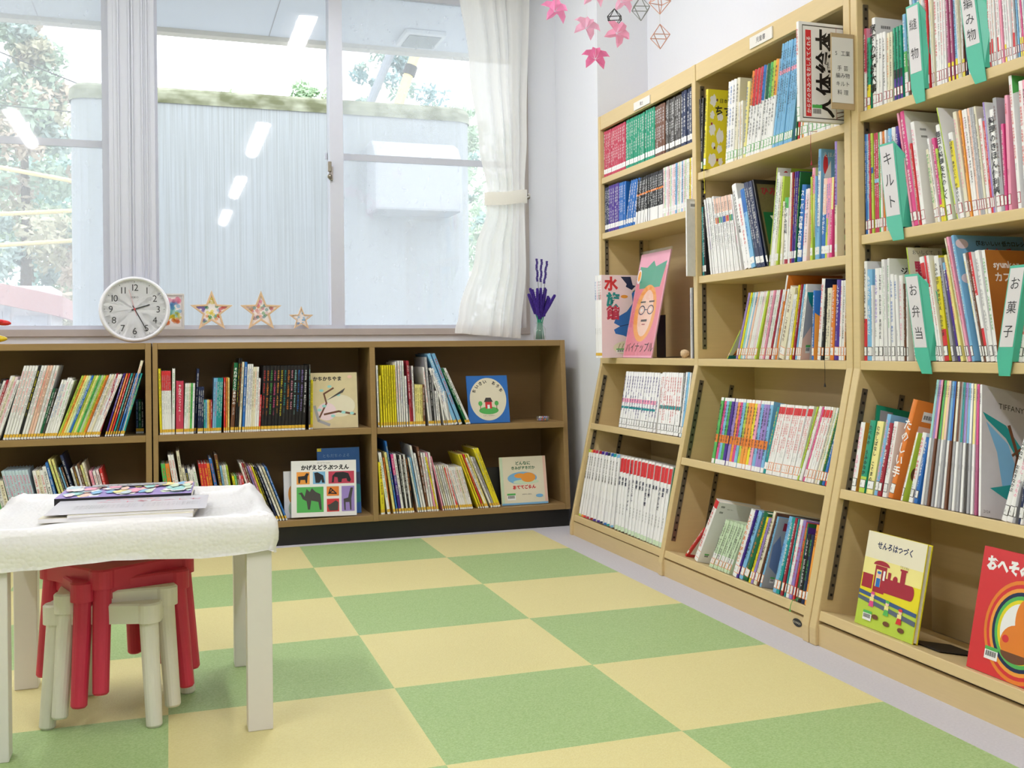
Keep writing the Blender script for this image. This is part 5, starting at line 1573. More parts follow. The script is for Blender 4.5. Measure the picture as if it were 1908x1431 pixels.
def flat_book(name, x0, y0, w, d, z, t, rz, spec, artf, label, noun, soft=False):
    b_, tc_, _ = parse(spec)
    M = Matrix.Translation((x0, y0, z)) @ Matrix.Rotation(rz, 4, 'Z')
    mb = MB(); e = .0015 if not soft else .0004
    mb.box(0, 0, 0, w, d, e, BK(b_)); mb.box(0, 0, t - e, w, d, t, BK(b_)); mb.box(0, 0, e, w, e * 1.5, t - e, BK(b_ if not soft else 'w'))
    A = Art(mb, w, d, lambda a, c_, ee=0: (a, c_, t + .0002 + ee)); artf(A)
    o = mb.build(name, M=M)
    MB().box(.002, e * 1.6, e, w - .002, d - .002, t - e, PAPER).build('page_block', o)
    tag(o, label, noun)
    return o, M
def art_glass(A):
    A.rect(0, 0, 1, 1, BK('v'))
    r_ = random.Random(4)
    for i in range(70):
        x, y = r_.random() * .95 + .02, r_.random() * .72
        w_ = .03 + r_.random() * .07
        A.poly([(x, y), (min(.99, x + w_), y + .04), (min(.99, x + w_ * 1.2), y + .22), (x + w_ * .4, y + .3), (max(.01, x - .03), y + .15)], BK('wYasPzLpAw'[i % 10]))
    A.rect(.2, .72, .78, .92, BK('e')); A.text('ART BOOK', .25, .77, .12, BK('d'))
ZT = .4520
bk_, Mb = flat_book('art_book', -.735, -1.372, .290, .215, ZT, .021, -.055, 'k/w', art_glass, 'thick colouring art book with black spine lying on the table', 'book')
sp_ = MB(); text(sp_, 'A Treasury of Pictures', .08, .006, .013, BK('w'), lambda a, c_: (a, -.0003, c_)); sp_.build('spine_title', bk_)
def art_notice(A):
    A.rect(0, 0, 1, 1, BK('w'))
    A.text('アートトイっています', .22, .62, .15, BK('x')); A.text('本は大切にあつかいましょう。よごれた手でさわらないでください。', .12, .42, .055, BK('d')); A.text('読みおわったら元の場所にもどしてください。', .12, .3, .055, BK('d'))
def art_blank(A):
    A.rect(0, 0, 1, 1, BK('c'))
flat_book('booklet', -.745, -1.590, .30, .20, ZT, .009, -.12, 'c', art_blank, 'white stapled booklet lying under the laminated notice', 'booklet', soft=True)
flat_book('booklet', -.690, -1.602, .245, .185, ZT + .0095, .004, -.02, 'w', art_blank, 'thin grey edged booklet lying crosswise under the notice', 'booklet', soft=True)
nb = MB().box(0, 0, 0, .315, .215, .0012, mat('laminated_sheet', 'ECEAF4', .25, noise=.02, coat=.4))
A = Art(nb, .315, .215, lambda a, c_, e=0: (a, c_, .0014 + e))
A.text('アートをたのしむ', .25, .68, .13, BK('x')); A.text('DISNEY STORIES', .3, .88, .08, BK('r'), sx=1.2) if False else A.text('おはなしのほん', .3, .88, .08, BK('r'))
for k, yy in enumerate((.50, .40, .30)):
    A.text('本を大切に読んでください。よごさないようにおねがい', .14, yy, .048, BK('d'))
o = nb.build('laminated_notice', M=Matrix.Translation((-.735, -1.588, ZT + .0145)) @ Matrix.Rotation(-.06, 4, 'Z'))
tag(o, 'laminated paper notice with red heading on top of the booklets', 'notice')

# ------------------------------------------------------------------ on the window ledge and the low bookcases
CY = .640
K = thing('wall_clock', 'round white wall clock leaning on top of the low bookcase', 'clock', (-.619, CY, LOW_TOP + .1355))
K.rotation_euler = (-.12, 0, 0)
RIM = mat('pearl_plastic', 'E6E6EC', .3, noise=.02); FACE = mat('clock_face', 'FAFAFC', .6, noise=.01)
R_ = .1345
MB().lathe([(.05, -.022), (R_ - .012, -.020), (R_ - .002, -.010), (R_, .004), (R_ - .004, .016), (R_ - .012, .019), (R_ - .016, .008)], RIM, n=72, axis='y', caps=False).build('rim', K, smooth=True)
fc = MB().lathe([(.0001, .0085), (R_ - .015, .0085)], FACE, n=64, axis='y')
ff = lambda a, c_: (a, -.0092, c_)
for h_ in range(1, 13):
    a = math.radians(90 - 30 * h_)
    s_ = str(h_)
    text(fc, s_, .0885 * math.cos(a), .0885 * math.sin(a) - .013, .038, BK('k'), ff, align='c', res=4, sx=.95)
for k in range(60):
    a = math.radians(6 * k)
    r0_, r1_ = (.109, .114) if k % 5 == 0 else (.112, .114)
    w_ = .0009 if k % 5 == 0 else .0003
    dx_, dz_ = math.cos(a), math.sin(a)
    fc.add([ff(r0_ * dx_ - w_ * dz_, r0_ * dz_ + w_ * dx_), ff(r1_ * dx_ - w_ * dz_, r1_ * dz_ + w_ * dx_), ff(r1_ * dx_ + w_ * dz_, r1_ * dz_ - w_ * dx_), ff(r0_ * dx_ + w_ * dz_, r0_ * dz_ - w_ * dx_)], [(3, 2, 1, 0)], BK('k'))
text(fc, 'SEIKO', 0, .045, .0105, BK('d'), ff, align='c', res=2)
fc.build('dial', K)
def hand(nm, ang, L_, back, w_, m_, y):
    a = math.radians(90 - ang); d_ = Vector((math.cos(a), 0, math.sin(a))); s_ = Vector((-d_.z, 0, d_.x)) * w_
    p0, p1 = d_ * -back + Vector((0, -y, 0)), d_ * L_ + Vector((0, -y, 0))
    MB().prism([p0 - s_, p1 - s_ * .8, p1 + s_ * .8, p0 + s_], (0, -.0008, 0), m_).build(nm, K)
hand('hour_hand', 72, .060, .012, .0030, BLKM, .0105)
hand('minute_hand', 152.5, .098, .016, .0020, BLKM, .0118)
hand('second_hand', 345, .082, .028, .0005, BK('r'), .0131)
MB().lathe([(.0001, .0145), (.0035, .0142), (.0035, .0095)][::-1], BK('r'), n=14, axis='y').build('hub', K)
gl = MB().lathe([(.0001, .0175), (R_ - .014, .0165), (R_ - .013, .0155)], GLASS, n=48, axis='y', caps=False).build('glass_cover', K)

# slim picture frame and stars filled with coloured confetti, standing on the window ledge
LEDGE = WZ0 + .028
LY = WALL_Y + .006
CON = see_through('confetti_resin', 'EDE6E0', .12, .6)
def confetti(mb, inside, n_, cols, y, rr, seed):
    r_ = random.Random(seed)
    k = 0; tries = 0
    while k < n_ and tries < 4000:
        tries += 1
        x, z = inside(r_)
        if x is None:
            continue
        c_ = cols(x, z, r_)
        mm = see_through('paper_dot_' + c_, PAL[c_][0], .42, .6)
        mb.add([(x + rr * math.cos(q * math.pi / 5), y - .0003 * (k % 9), z + rr * math.sin(q * math.pi / 5)) for q in range(10)], [tuple(range(9, -1, -1))], mm)
        k += 1
BIRCH = mat('birch_wood', 'DDBE98', .5, noise=.08, scale=12, stretch=(1, 1, 9))
PLEX = mat('grey_clear_frame', 'CFCBC6', .35, noise=.02)
Fm = thing('photo_frame', 'small frame of rainbow paper dots standing right of the clock', 'photo frame', (-.480, LY, LEDGE))
fb = MB()
fw, fh = .105, .152
fb.box(-fw / 2, -.008, 0, fw / 2, .008, .012, PLEX); fb.box(-fw / 2, -.008, fh - .008, fw / 2, .008, fh, PLEX)
fb.box(-fw / 2, -.008, .012, -fw / 2 + .009, .008, fh - .008, PLEX); fb.box(fw / 2 - .009, -.008, .012, fw / 2, .008, fh - .008, PLEX)
fb.build('frame_border', Fm, bevel=.001)
pn = MB().box(-fw / 2 + .009, .001, .012, fw / 2 - .009, .003, fh - .008, CON)
def rin(r_):
    return (r_.random() - .5) * (fw - .035), .022 + r_.random() * (fh - .042)
def rcol(x, z, r_):
    k = int((z - .02) / (fh - .04) * 5 + r_.random() - .5)
    return 'oyasp'[max(0, min(4, k))]
confetti(pn, rin, 90, rcol, -.001, .0085, 3)
pn.build('dot_panel', Fm)
def star(name, cx_, zc, R, label, seed, cols, dots, tilt=0.0):
    S = thing(name, label, 'star ornament', (cx_, LY, LEDGE + .0005), group='wooden star ornaments on the window ledge')
    rr = R * .42
    zc_ = R * math.cos(math.radians(36))
    def pts(f_):
        return [((R if k % 2 == 0 else rr) * f_ * math.sin(math.radians(36 * k)), (R if k % 2 == 0 else rr) * f_ * math.cos(math.radians(36 * k)) + zc_) for k in range(10)]
    o_, i_ = pts(1), pts(.76)
    vs = [(x, -.006, z) for x, z in o_] + [(x, .006, z) for x, z in o_] + [(x, -.006, z) for x, z in i_] + [(x, .006, z) for x, z in i_]
    fs = []
    for k in range(10):
        j = (k + 1) % 10
        fs += [(k, 10 + k, 10 + j, j), (20 + k, 20 + j, 30 + j, 30 + k), (k, j, 20 + j, 20 + k), (10 + j, 10 + k, 30 + k, 30 + j)]
    MB().add(vs, fs, BIRCH).build('wooden_rim', S, bevel=.0008)
    pn = MB().prism([(x * 1.01, .0, (z - zc_) * 1.01 + zc_) for x, z in i_], (0, .002, 0), CON)
    def ins(r_):
        a = r_.random() * 2 * math.pi; q = math.sqrt(r_.random()) * R * .66
        k = abs(((math.degrees(a) + 36) % 72) - 36) / 36
        lim = R * .74 * (1 - k) + rr * .72 * k
        if q > lim * .9:
            return None, None
        return q * math.sin(a), q * math.cos(a) + zc_
    confetti(pn, ins, dots, cols, -.002, .0075 if R > .06 else .005, seed)
    pn.build('dot_panel', S)
def c1(x, z, r_):
    return r_.choice('yyYy') if abs(x) < .018 and z > .06 else ('r' if x > .03 else ('v' if x < -.03 else r_.choice('asyglO')))
star('star_ornament', -.316, 0, .0925, 'large wooden star with bright rainbow dots, right of the frame', 5, c1, 46)
star('star_ornament', -.110, 0, .0925, 'large wooden star with faded pink dots, middle of three stars', 6, lambda x, z, r_: r_.choice('pPzgOtzP'), 46)
star('star_ornament', .062, 0, .0555, 'small wooden star with pale blue filling', 7, lambda x, z, r_: r_.choice('ssvz'), 14)

# bottle with felt lavender on the right end of the low bookcase
VX, VY = 1.112, .66
V_ = thing('flower_bottle', 'clear glass bottle of purple lavender stems on low bookcase end', 'vase', (VX, VY, LOW_TOP))
VG = see_through('bottle_glass', 'F2FAF8', .90, .2, gloss=1.4)
MB().lathe([(.0001, .001), (.026, .001), (.029, .006), (.029, .052), (.021, .063), (.0165, .068), (.0165, .076), (.019, .079), (.0175, .081), (.0150, .076), (.0150, .068), (.0275, .052), (.0275, .006), (.0001, .004)], VG, n=28).build('bottle', V_, smooth=True)
STEM = mat('green_straw_stem', '1F8F70', .5); LAV = mat('purple_felt', '3C1F86', .8, noise=.25, scale=200); WIRE = mat('thin_olive_wire', '5C6148', .6)
r_ = random.Random(3)
for k in range(13):
    a = r_.random() * 6.28; q = .004 + r_.random() * .012
    b0 = Vector((q * math.cos(a) * 1.5, q * math.sin(a) * 1.3, .005))
    nk = Vector((q * math.cos(a) * .8, q * math.sin(a) * .8, .074))
    sd = Vector(((-.035 + .075 * k / 12) + .004 * r_.random(), (r_.random() - .5) * .03, .135 + r_.random() * .045))
    st = MB().tube([b0, nk, nk.lerp(sd, .5) + Vector((0, 0, .004)), sd], .0026, STEM, n=7)
    so = st.build('stem', V_, smooth=True)
    hd = MB()
    d_ = (sd - nk).normalized()
    L_ = .085 + r_.random() * .04
    for i in range(13):
        p = sd + d_ * (L_ * (i / 12 - .45))
        for j in range(4):
            t_ = j * 1.57 + i * .8
            rad = .0050 * (1 - .6 * abs(i / 12 - .4))
            hd.ball((p.x + rad * math.cos(t_), p.y + rad * math.sin(t_), p.z), .0042, LAV, n=6, k=4, sc=(1, 1, 1.6))
    hd.build('blossom', so)
for ex, ez in ((-.012, .372), (.012, .370), (.038, .362)):
    top = Vector((ex, 0, ez)); b0 = Vector((0, 0, .075))
    so = MB().tube([b0, b0.lerp(top, .5) + Vector((.003, 0, 0)), top], .0011, WIRE, n=6).build('stem', V_)
    hd = MB()
    d_ = (top - b0).normalized()
    for i in range(16):
        p = top - d_ * (i * .0066)
        for j in range(3):
            t_ = j * 2.09 + i * .7
            hd.ball((p.x + .0032 * math.cos(t_) + .002 * math.sin(i * .8), p.y + .0032 * math.sin(t_), p.z), .0034, LAV, n=6, k=4)
    hd.build('blossom', so)

# toy glider at the left edge
TG = thing('toy_plane', 'red and yellow toy plane cut off by the left frame edge', 'toy', (-1.15, .62, LOW_TOP))
RT = mat('red_toy_plastic', 'D3161F', .25, coat=.4, noise=.03); YT = mat('yellow_toy_plastic', 'E8CC1E', .25, coat=.4, noise=.03); OT = mat('orange_toy_plastic', 'F2A417', .3, noise=.03)
MB().ball((-.03, 0, .021), .02, YT, n=20, k=12, sc=(5.2, 1.4, 1.0)).build('fuselage', TG, smooth=True)
wg = MB()
wg.ball((-.03, -.01, .092), .02, RT, n=20, k=10, sc=(5.0, 2.4, .75))
wg.ball((.05, -.02, .088), .014, RT, n=16, k=8, sc=(2.2, 1.2, .8))
wo = wg.build('wing', TG, smooth=True); wo.rotation_euler = (0, .10, 0)
MB().tube([(-.07, 0, .03), (-.07, 0, .09)], .006, OT, n=10).build('strut', TG)
MB().tube([(-.03, 0, .03), (-.03, 0, .09)], .006, OT, n=10).build('strut', TG)
MB().ball((.010, 0, .127), .0115, OT, n=16, k=10).build('knob', TG, smooth=True)
MB().tube([(.010, 0, .10), (.010, 0, .12)], .004, RT, n=8).build('knob_stem', TG)

# little cup of glass beads
P = at(500 + 1628 / 3.18, 640 + 452 / 3.18, 1, .57)
D = thing('bead_dish', 'small clear dish of colourful glass beads, upper shelf, right low bay', 'dish', (P.x, .575, .4705))
MB().lathe([(.0001, .0008), (.024, .0008), (.028, .004), (.029, .022), (.028, .022), (.0265, .005), (.0001, .002)], VG, n=24).build('dish', D, smooth=True)
r_ = random.Random(8)
for k in range(30):
    a = k * 2.4; q = math.sqrt(((k % 15) + .5) / 15) * .0195
    bo = MB().ball((0, 0, 0), .0050, mat('glass_bead_' + 'rgbowvt'[k % 7], PAL['rgbowvt'[k % 7]][0], .1, coat=.6, noise=.02), n=10, k=8).build('bead', smooth=True)
    bo.location = (P.x + q * math.cos(a), .575 + q * math.sin(a), .4705 + .0075 + (.0100 if k >= 15 else 0))
    tag(bo, 'glass bead in the small clear dish', 'bead', 'glass beads in the dish')

# ------------------------------------------------------------------ curtain
SHEER = see_through('sheer_white_voile', 'FBFAF7', .11, .6)
def smooth_step(a, b_, x):
    t_ = max(0, min(1, (x - a) / (b_ - a))); return t_ * t_ * (3 - 2 * t_)
def interp(tab, z):
    for (z0, v0), (z1, v1) in zip(tab, tab[1:]):
        if z0 <= z <= z1:
            f_ = smooth_step(z0, z1, z); return v0 + (v1 - v0) * f_
    return tab[-1][1] if z > tab[-1][0] else tab[0][1]
xl = [(.845, .742), (.95, .762), (1.25, .845), (1.44, .900), (1.53, .903), (1.75, .868), (2.1, .825), (2.49, .772)]
xr = [(.845, 1.050), (1.2, 1.080), (1.44, 1.078), (1.53, 1.080), (1.8, 1.095), (2.49, 1.120)]
rows_, cols_ = 70, 130
vs, fs = [], []
for i in range(rows_ + 1):
    z = .846 + (2.49 - .846) * i / rows_
    a, b_ = interp(xl, z), interp(xr, z)
    am = .007 + .009 * min(1, abs(z - 1.485) / .35)
    for j in range(cols_ + 1):
        s_ = j / cols_
        ph = s_ * 2 * math.pi * 4.5 + 2.0 * math.sin(s_ * 7 + z * 1.1)
        y = .768 + am * math.sin(ph) + .004 * math.sin(ph * 2.3 + z * 2)
        zz = z + (.030 * (1 - smooth_step(.85, 1.0, z)) * (1 - s_) * .9)
        vs.append((a + (b_ - a) * s_ + .004 * math.cos(ph), y, zz))
for i in range(rows_):
    for j in range(cols_):
        k = i * (cols_ + 1) + j
        fs.append((k, k + 1, k + cols_ + 2, k + cols_ + 1))
CU = thing('curtain', 'sheer white curtain tied back at the right of the window', 'curtain', (0, 0, 0))
MB().add(vs, fs, SHEER).build('voile_panel', CU, smooth=True)
TB = see_through('tie_band_cloth', 'F6F3EA', .06, .4)
band = MB()
pr = []
for k in range(25):
    a = 2 * math.pi * k / 24
    pr.append((.990 + .104 * math.cos(a), .768 + .034 * math.sin(a)))
vs = [(x, y, 1.462 + .018 * smooth_step(.95, 1.1, x)) for x, y in pr[:-1]] + [(x, y, 1.522 + .020 * smooth_step(.95, 1.1, x)) for x, y in pr[:-1]]
band.add(vs, [(k, (k + 1) % 24, 24 + (k + 1) % 24, 24 + k) for k in range(24)], TB)
band.build('tieback', CU, smooth=True)
MB().box(.778, .755, 2.480, 1.12, .785, 2.495, WHITEP).build('heading_tape', CU)
H_ = thing('tieback_hook', 'small white hook on the window jamb holding the tieback', 'hook', (1.118, WALL_Y - .012, 1.518))
MB().lathe([(.0001, .006), (.012, .006), (.013, 0)][::-1], STEEL, n=16, axis='y').build('base', H_)
MB().tube([(0, -.005, 0), (0, -.03, 0), (-.004, -.05, .004), (-.012, -.055, .008)], .004, WHITEP, n=8).build('peg', H_, smooth=True)
rail = MB().box(.60, .745, 2.500, 1.25, .795, 2.520, ALU)
rail.box(.62, .795, 2.500, .64, WALL_Y, 2.520, ALU); rail.box(1.20, .795, 2.500, 1.22, WALL_Y, 2.520, ALU)
tag(rail.build('curtain_rail'), 'aluminium curtain rail above the right of the window', 'curtain rail')

# ------------------------------------------------------------------ paper flowers and straw mobiles hung from the ceiling
def paper(c_):
    return see_through('origami_paper_' + c_, {'a': 'F598C4', 'b': 'F7BCD6', 'c': 'F6ABC8', 'd': 'F07FB0'}[c_], .04, .45)
HY = -1.0
THR = mat('nylon_thread', 'E8E8EA', .4)
def flower(px_, py_, size, rot, tone, label, hy=HY, tilt=(0.9, 0.2)):
    P = at(px_, py_, 1, hy)
    F = thing('paper_flower', label, 'paper flower', P, group='pink paper flowers on threads')
    E_ = Matrix.Rotation(tilt[1], 4, 'Y') @ Matrix.Rotation(tilt[0], 4, 'X') @ Matrix.Rotation(rot, 4, 'Z')
    for k in range(5):
        a = 2 * math.pi * k / 5
        c_, s_ = math.cos(a), math.sin(a)
        def q(r_, w_, z_):
            return tuple(E_ @ Vector(((r_ * c_ - w_ * s_) * size, (r_ * s_ + w_ * c_) * size, z_ * size)))
        # folded petal: keel down the middle, edges lifted, tip curled back
        ve = [q(.04, 0, -.30), q(.45, .34, .22), q(.52, 0, -.16), q(.45, -.34, .22), q(.88, .27, .06), q(.90, 0, -.14), q(.88, -.27, .06), q(1.15, 0, -.34)]
        f_ = [(0, 2, 1), (0, 3, 2), (1, 2, 5, 4), (2, 3, 6, 5), (4, 5, 7), (5, 6, 7)]
        MB().add(ve, f_, paper(tone)).build('petal', F)
    MB().tube([(0, 0, 0), (0, 0, CEIL - P.z)], .0004, THR, n=4).build('thread', F)
    return F
S_ = .040
flower(1036, 17, S_, .3, 'a', 'pink paper flower farthest left, high beside the curtain', tilt=(1.2, .1))
flower(1094, 48, S_, 1.0, 'b', 'pale pink paper flower between the far left and the lowest', tilt=(1.1, -.1))
flower(1152, 60, S_ * .95, .2, 'c', 'pink paper flower in front of the black straw mobile', hy=-1.06, tilt=(1.5, .5))
flower(1110, 105, S_, .9, 'd', 'deep pink paper flower hanging lowest of all', tilt=(1.0, -.5))
flower(1160, 0, S_, .5, 'b', 'pale pink paper flower cut by top edge near grey mobile', hy=-.86, tilt=(1.2, .2))
flower(1104, -14, S_, .5, 'b', 'pale pink paper flower almost out of the top edge', hy=-1.14, tilt=(1.2, .2))
def himmeli(px_, py_, w_, h_, col, rot, label, hy=HY, extra=None):
    P = at(px_, py_, 1, hy)
    F = thing('straw_mobile', label, 'mobile', P, group='straw octahedron mobiles on threads')
    mm = mat('straw_' + col[0], col[1], .5, noise=.1)
    def octa(cz, w2, h2, rt):
        t_, b0 = Vector((0, 0, cz + h2)), Vector((0, 0, cz - h2))
        eq = [Vector((w2 * math.cos(rt + math.pi / 2 * k), w2 * math.sin(rt + math.pi / 2 * k), cz)) for k in range(4)]
        for k in range(4):
            for a, b_ in ((eq[k], t_), (eq[k], b0), (eq[k], eq[(k + 1) % 4])):
                MB().tube([a, b_], .0013, mm, n=6).build('straw', F)
    octa(0, w_, h_, rot)
    if extra:
        octa(extra, w_ * .95, h_, rot + .4)
        MB().tube([(0, 0, h_), (0, 0, extra - h_)], .0005, THR, n=4).build('thread', F)
        MB().tube([(0, 0, extra + h_), (0, 0, CEIL - P.z)], .0004, THR, n=4).build('thread', F)
    else:
        MB().tube([(0, 0, h_), (0, 0, CEIL - P.z)], .0004, THR, n=4).build('thread', F)
himmeli(1145, 34, .029, .029, ('black', '1E2226'), .35, 'black straw octahedron mobile behind a pink flower')
himmeli(1194, 16, .035, .038, ('grey', '8F9392'), .5, 'grey straw octahedron mobile between black and copper ones', hy=-.95)
himmeli(1230, 68, .036, .038, ('copper', 'D9A08C'), .55, 'copper straw double octahedron mobile farthest right', extra=.107)
# ------------------------------------------------------------------ outside the window
ASPH = mat('pale_concrete_ground', 'A4A39E', .9, noise=.1, scale=3)
g = MB().box(-30, WALL_Y + .15, -.4, 40, 60, -.25, ASPH).build('ground_outside'); struct(g)
SOFF = mat('painted_soffit_board', 'D3DAE4', .8, noise=.02, scale=5)
FASC = mat('cream_fascia', 'D0CDC4', .8, noise=.05)
e = MB()
e.box(-5, WALL_Y + .15, 2.56, 5, 2.18, 2.68, SOFF)
e.box(-5, 2.18, 2.535, 5, 2.26, 2.85, FASC)
for x in (-1.12, .05, 1.2):
    e.box(x, WALL_Y + .16, 2.5585, x + .004, 2.18, 2.56, BK('e'))
struct(e.build('roof_eave'))
P0, P1 = at(740, 36, 2, 2.545), at(822, 30, 2, 2.545)
L = thing('soffit_light', 'square grey lamp under the eave outside the window', 'light', (.86, 1.93, 2.56))
MB().box(-.115, -.14, -.028, .115, .14, 0, mat('lamp_housing', 'E6EAEE', .4)).build('housing', L, bevel=.006)
MB().box(-.09, -.115, -.034, .09, .115, -.028, mat('grey_lens', '9BA4A6', .5)).build('lens', L, bevel=.002)

CONC = streaked('weathered_white_concrete', 'A0A5A9', '777A6C', (75, 75, .8), .40, .72, .62, extra=(.6, 3.0))
MOSS = streaked('mossy_coping', 'A3A691', '565A38', (5, 5, 9), .35, .6, .9)
BLD = thing('concrete_outbuilding', 'white weathered concrete outbuilding with rounded corners behind the window', 'building', (0, 0, 0))
bx0, bx1, by0, by1, bz = -1.194, 2.0, 5.0, 8.5, 2.90
def rounded(x0, x1, y0, y1, r_, n_=8):
    p = []
    for cx_, cy_, a0 in ((x1 - r_, y0 + r_, -90), (x1 - r_, y1 - r_, 0), (x0 + r_, y1 - r_, 90), (x0 + r_, y0 + r_, 180)):
        for k in range(n_ + 1):
            a = math.radians(a0 + 90 * k / n_); p.append((cx_ + r_ * math.cos(a), cy_ + r_ * math.sin(a)))
    return p
pr = rounded(bx0, bx1, by0, by1, .16)
def shell(prs, zs, m_, nm, par, cap=True):
    n_ = len(prs[0]); vs, fs = [], []
    for p_, z in zip(prs, zs):
        vs += [(x, y, z) for x, y in p_]
    for i in range(len(prs) - 1):
        for k in range(n_):
            j = (k + 1) % n_
            fs.append((i * n_ + k, i * n_ + j, (i + 1) * n_ + j, (i + 1) * n_ + k))
    if cap:
        fs.append(tuple(range((len(prs) - 1) * n_, len(prs) * n_)))
    return MB().add(vs, fs, m_).build(nm, par, smooth=False)
shell([pr, pr], (-.25, bz - .13), CONC, 'body', BLD)
cp = [rounded(bx0 - .012 + q, bx1 + .012 - q, by0 - .012 + q, by1 + .012 - q, max(.05, .17 - q)) for q in (0, -.004, .0, .012, .04, .09)]
shell(cp, (bz - .135, bz - .10, bz - .06, bz - .03, bz - .008, bz), MOSS, 'coping', BLD)
hd = MB()
hx0, hx1, hz0, hz1, hy = 1.08, 1.80, 1.93, 2.52, by0 - .42
hd.prism([(hx0, by0 + .01, hz0), (hx0, hy, hz0), (hx0, hy, hz1 - .18), (hx0, hy + .10, hz1 - .05), (hx0, hy + .22, hz1), (hx0, by0 + .01, hz1)], (hx1 - hx0, 0, 0), mat('white_vent_hood', 'ABAFB5', .6, noise=.03))
hd.build('vent_hood', BLD, bevel=.02)

ROOFR = mat('red_brown_roof_tile', 'C79B98', .8, noise=.12, scale=30)
HS = thing('neighbour_house', 'low white house with dull red roof at the left, beyond the wires', 'house', (0, 0, 0))
MB().prism([(-6.5, 9.6, 2.55), (-1.64, 9.6, 1.46), (-1.64, 9.6, 1.22), (-6.5, 9.6, 2.31)], (0, 2.0, 0), ROOFR).build('roof', HS)
MB().box(-6.4, 10.0, -.25, -1.80, 11.4, 1.6, mat('white_render', 'E6E8EC', .8)).build('wall', HS)
SHUT = mat('grey_shutter', 'C3C8D2', .5, noise=.1, scale=2, stretch=(1, 1, 60))
for x in (-3.4, -2.72, -2.30):
    MB().box(x, 9.985, .3, x + .07, 10.0, 1.42, SHUT).build('post', HS)
MB().box(-2.60, 9.98, .4, -2.32, 10.0, 1.3, SHUT).build('shutter', HS)
MB().box(-2.21, 9.98, .4, -1.84, 10.0, 1.25, SHUT).build('shutter', HS)

r_ = random.Random(21)
def tree(name, x, y, h, rad, cols, label, n_=1500, shape='cone', base=-.25, lf=.16, grp='trees outside the window'):
    T = thing(name, label, 'tree', (x, y, base), group=grp)
    bark = mat('brown_bark', '6B5B4B', .9, noise=.3)
    MB().tube([(0, 0, 0), (.05, 0, h * .45), (0, 0, h * .9)], rad * .07, bark, n=10, r1=rad * .02).build('trunk', T)
    lv = MB()
    ms = [mat('foliage_' + c_, c_, .7, noise=.3, scale=1.2, rand=0) for c_ in cols]
    clumps = []
    for k in range(90):
        f_ = r_.random() ** .8
        z = h * (.18 + .80 * f_)
        rr = rad * ((1 - f_) * .95 + .10) if shape == 'cone' else rad * math.sqrt(max(.05, 1 - (2 * f_ - 1) ** 2))
        a = r_.random() * 6.28; q = rr * math.sqrt(r_.random())
        clumps.append((q * math.cos(a), q * math.sin(a), z, rad * (.10 + .14 * r_.random()), r_.randrange(len(ms))))
    for k in range(n_):
        cx_, cy_, cz, cr, ci = clumps[k % len(clumps)]
        d_ = Vector((r_.gauss(0, 1), r_.gauss(0, 1), r_.gauss(0, .8))).normalized() * cr * (r_.random() ** .4)
        p = Vector((cx_, cy_, cz)) + d_
        u_ = Vector((r_.gauss(0, 1), r_.gauss(0, 1), r_.gauss(0, 1))).normalized(); w_ = u_.orthogonal().normalized()
        s_ = lf * (.6 + .8 * r_.random())
        lv.add([tuple(p - u_ * s_), tuple(p + w_ * s_ * .5), tuple(p + u_ * s_), tuple(p - w_ * s_ * .5)], [(0, 1, 2, 3)], ms[ci])
    lv.build('foliage', T)
GR = ['A9C4A0', '8FB4A8', 'B5C7A5']
BRN = ['B9B598', '9DB39A', 'C4B39E', 'A4B8B0']
tree('cedar_tree', -2.55, 14, 6.6, 1.55, BRN, 'tall brownish green cedar at the far left beyond the wires', 13000, 'cone', lf=.065)
tree('cedar_tree', -5.2, 15.5, 5.4, 1.9, BRN, 'shorter cedar cut off by the left frame edge', 9000, 'cone', lf=.07)
tree('bushy_tree', -3.2, 20.5, 5.4, 2.3, GR, 'broad bushy tree behind the tall cedar', 9000, 'round', lf=.085)
tree('bushy_tree', -1.2, 22.5, 4.4, 1.6, GR, 'bushy tree low behind the outbuilding left corner', 5000, 'round', lf=.085)
tree('bushy_tree', .85, 22, 7.2, .95, GR, 'small round treetop above the outbuilding, left of the sash bar', 5000, 'round', lf=.07)
tree('bushy_tree', 2.9, 23.5, 7.9, 1.15, GR, 'spreading treetop behind the window sash bar', 5000, 'round', lf=.075)
tree('pine_tree', 4.4, 19.5, 8.6, 1.35, ['8FAFB0', '9DB9A8'], 'blue green pine top right of the sash bar', 5000, 'round', lf=.075)
tree('bushy_tree', 6.6, 23, 7.5, 1.2, GR, 'pale treetop right of the yellow pole', 5000, 'round', lf=.075)
tree('bushy_tree', 5.0, 12, 4.6, 1.6, GR, 'leafy tree seen between outbuilding and curtain', 7000, 'round', lf=.06)
tree('bushy_tree', 3.6, 9, 2.9, .9, GR, 'low shrub tree right of the outbuilding wall', 5000, 'round', lf=.045)

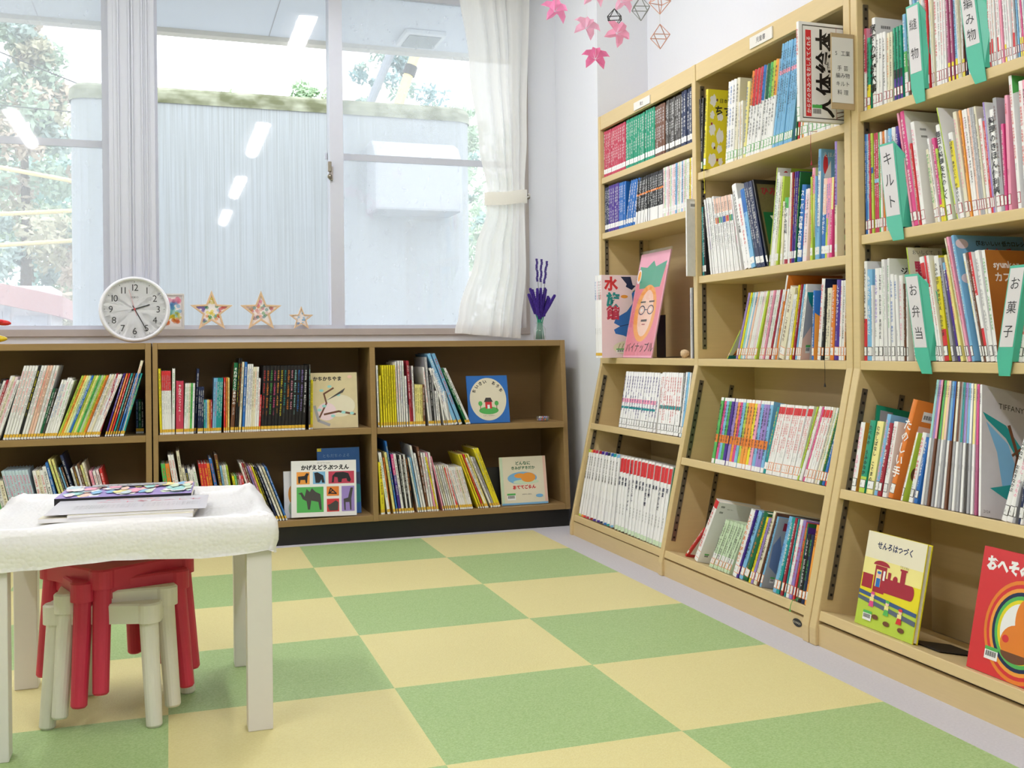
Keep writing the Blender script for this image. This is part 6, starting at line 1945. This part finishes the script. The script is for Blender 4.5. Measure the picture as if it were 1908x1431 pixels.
def pole(name, p0, p1, rr, m_, label, ring=None):
    P_ = thing(name, label, 'pole', p0)
    d_ = Vector(p1) - Vector(p0)
    MB().tube([(0, 0, 0), d_], rr, m_, n=12).build('shaft', P_)
    if ring:
        MB().tube([d_ * ring, d_ * (ring + .022)], rr * 1.3, BLKM, n=12).build('clamp', P_)
YEL = mat('yellow_guard_pipe', 'F0DC9A', .5, noise=.03)
pole('stay_pole', (1.16, 12, -.25), (3.40, 12, 6.25), .075, YEL, 'yellow stay pole rising behind the outbuilding', .80)
pole('leaning_post', (.42, 12, -.25), (2.95, 12, 5.9), .065, mat('weathered_grey_post', '8E949C', .7), 'grey slanting post left of the yellow pole')
for pts, rad, m_, lab in ((((-60, 297), (0, 312), (128, 336), (230, 357)), .024, YEL, 'upper yellow sleeved cable outside the left pane'),
                          (((-60, 402), (0, 399), (128, 393), (230, 388)), .024, YEL, 'middle yellow sleeved cable outside the left pane'),
                          (((-60, 461), (0, 457), (128, 449), (230, 441)), .024, YEL, 'lowest yellow sleeved cable outside the left pane'),
                          (((-60, 66), (0, 97), (130, 150), (230, 190)), .007, BLKM, 'thin dark power cable crossing the tall cedar'),
                          (((-60, 190), (0, 196), (128, 208), (230, 217)), .006, BLKM, 'thin dark wire below the power cable')):
    q = [at(a, b_, 1, 9.0) for a, b_ in pts]
    q = [q[0] + (q[0] - q[1]) * 8] + q
    c_ = MB().tube(q, rad, m_, n=8)
    tag(c_.build('cable'), lab, 'cable')
tag(MB().box(3.55, 16, -.25, 3.95, 16.4, 5.55, mat('white_painted_post', 'E8EAEC', .6)).build('white_pillar'), 'white square pillar above the outbuilding roof near the curtain', 'pillar')

bpy.data.objects.remove(_fo)
# an Empty that carries a thing's parts sits at that thing's base
for o in [q for q in COL.objects if q.type == 'EMPTY' and q.parent is None and q.location.length < 1e-6 and 'category' in q]:
    pts = [c_.matrix_basis @ Vector(v) for c_ in o.children for v in c_.bound_box]
    lo = [min(p[i] for p in pts) for i in range(3)]; hi = [max(p[i] for p in pts) for i in range(3)]
    base = Vector(((lo[0] + hi[0]) / 2, (lo[1] + hi[1]) / 2, lo[2]))
    for c_ in o.children:
        M_ = c_.matrix_basis.copy(); M_.translation -= base; c_.matrix_basis = M_
    o.location = base
for k, v in LABELS.items():
    if len(v) > 1 and 'bead' not in k:
        print('SAME LABEL', k, v)
print('BOOKS', BOOK_COUNT)
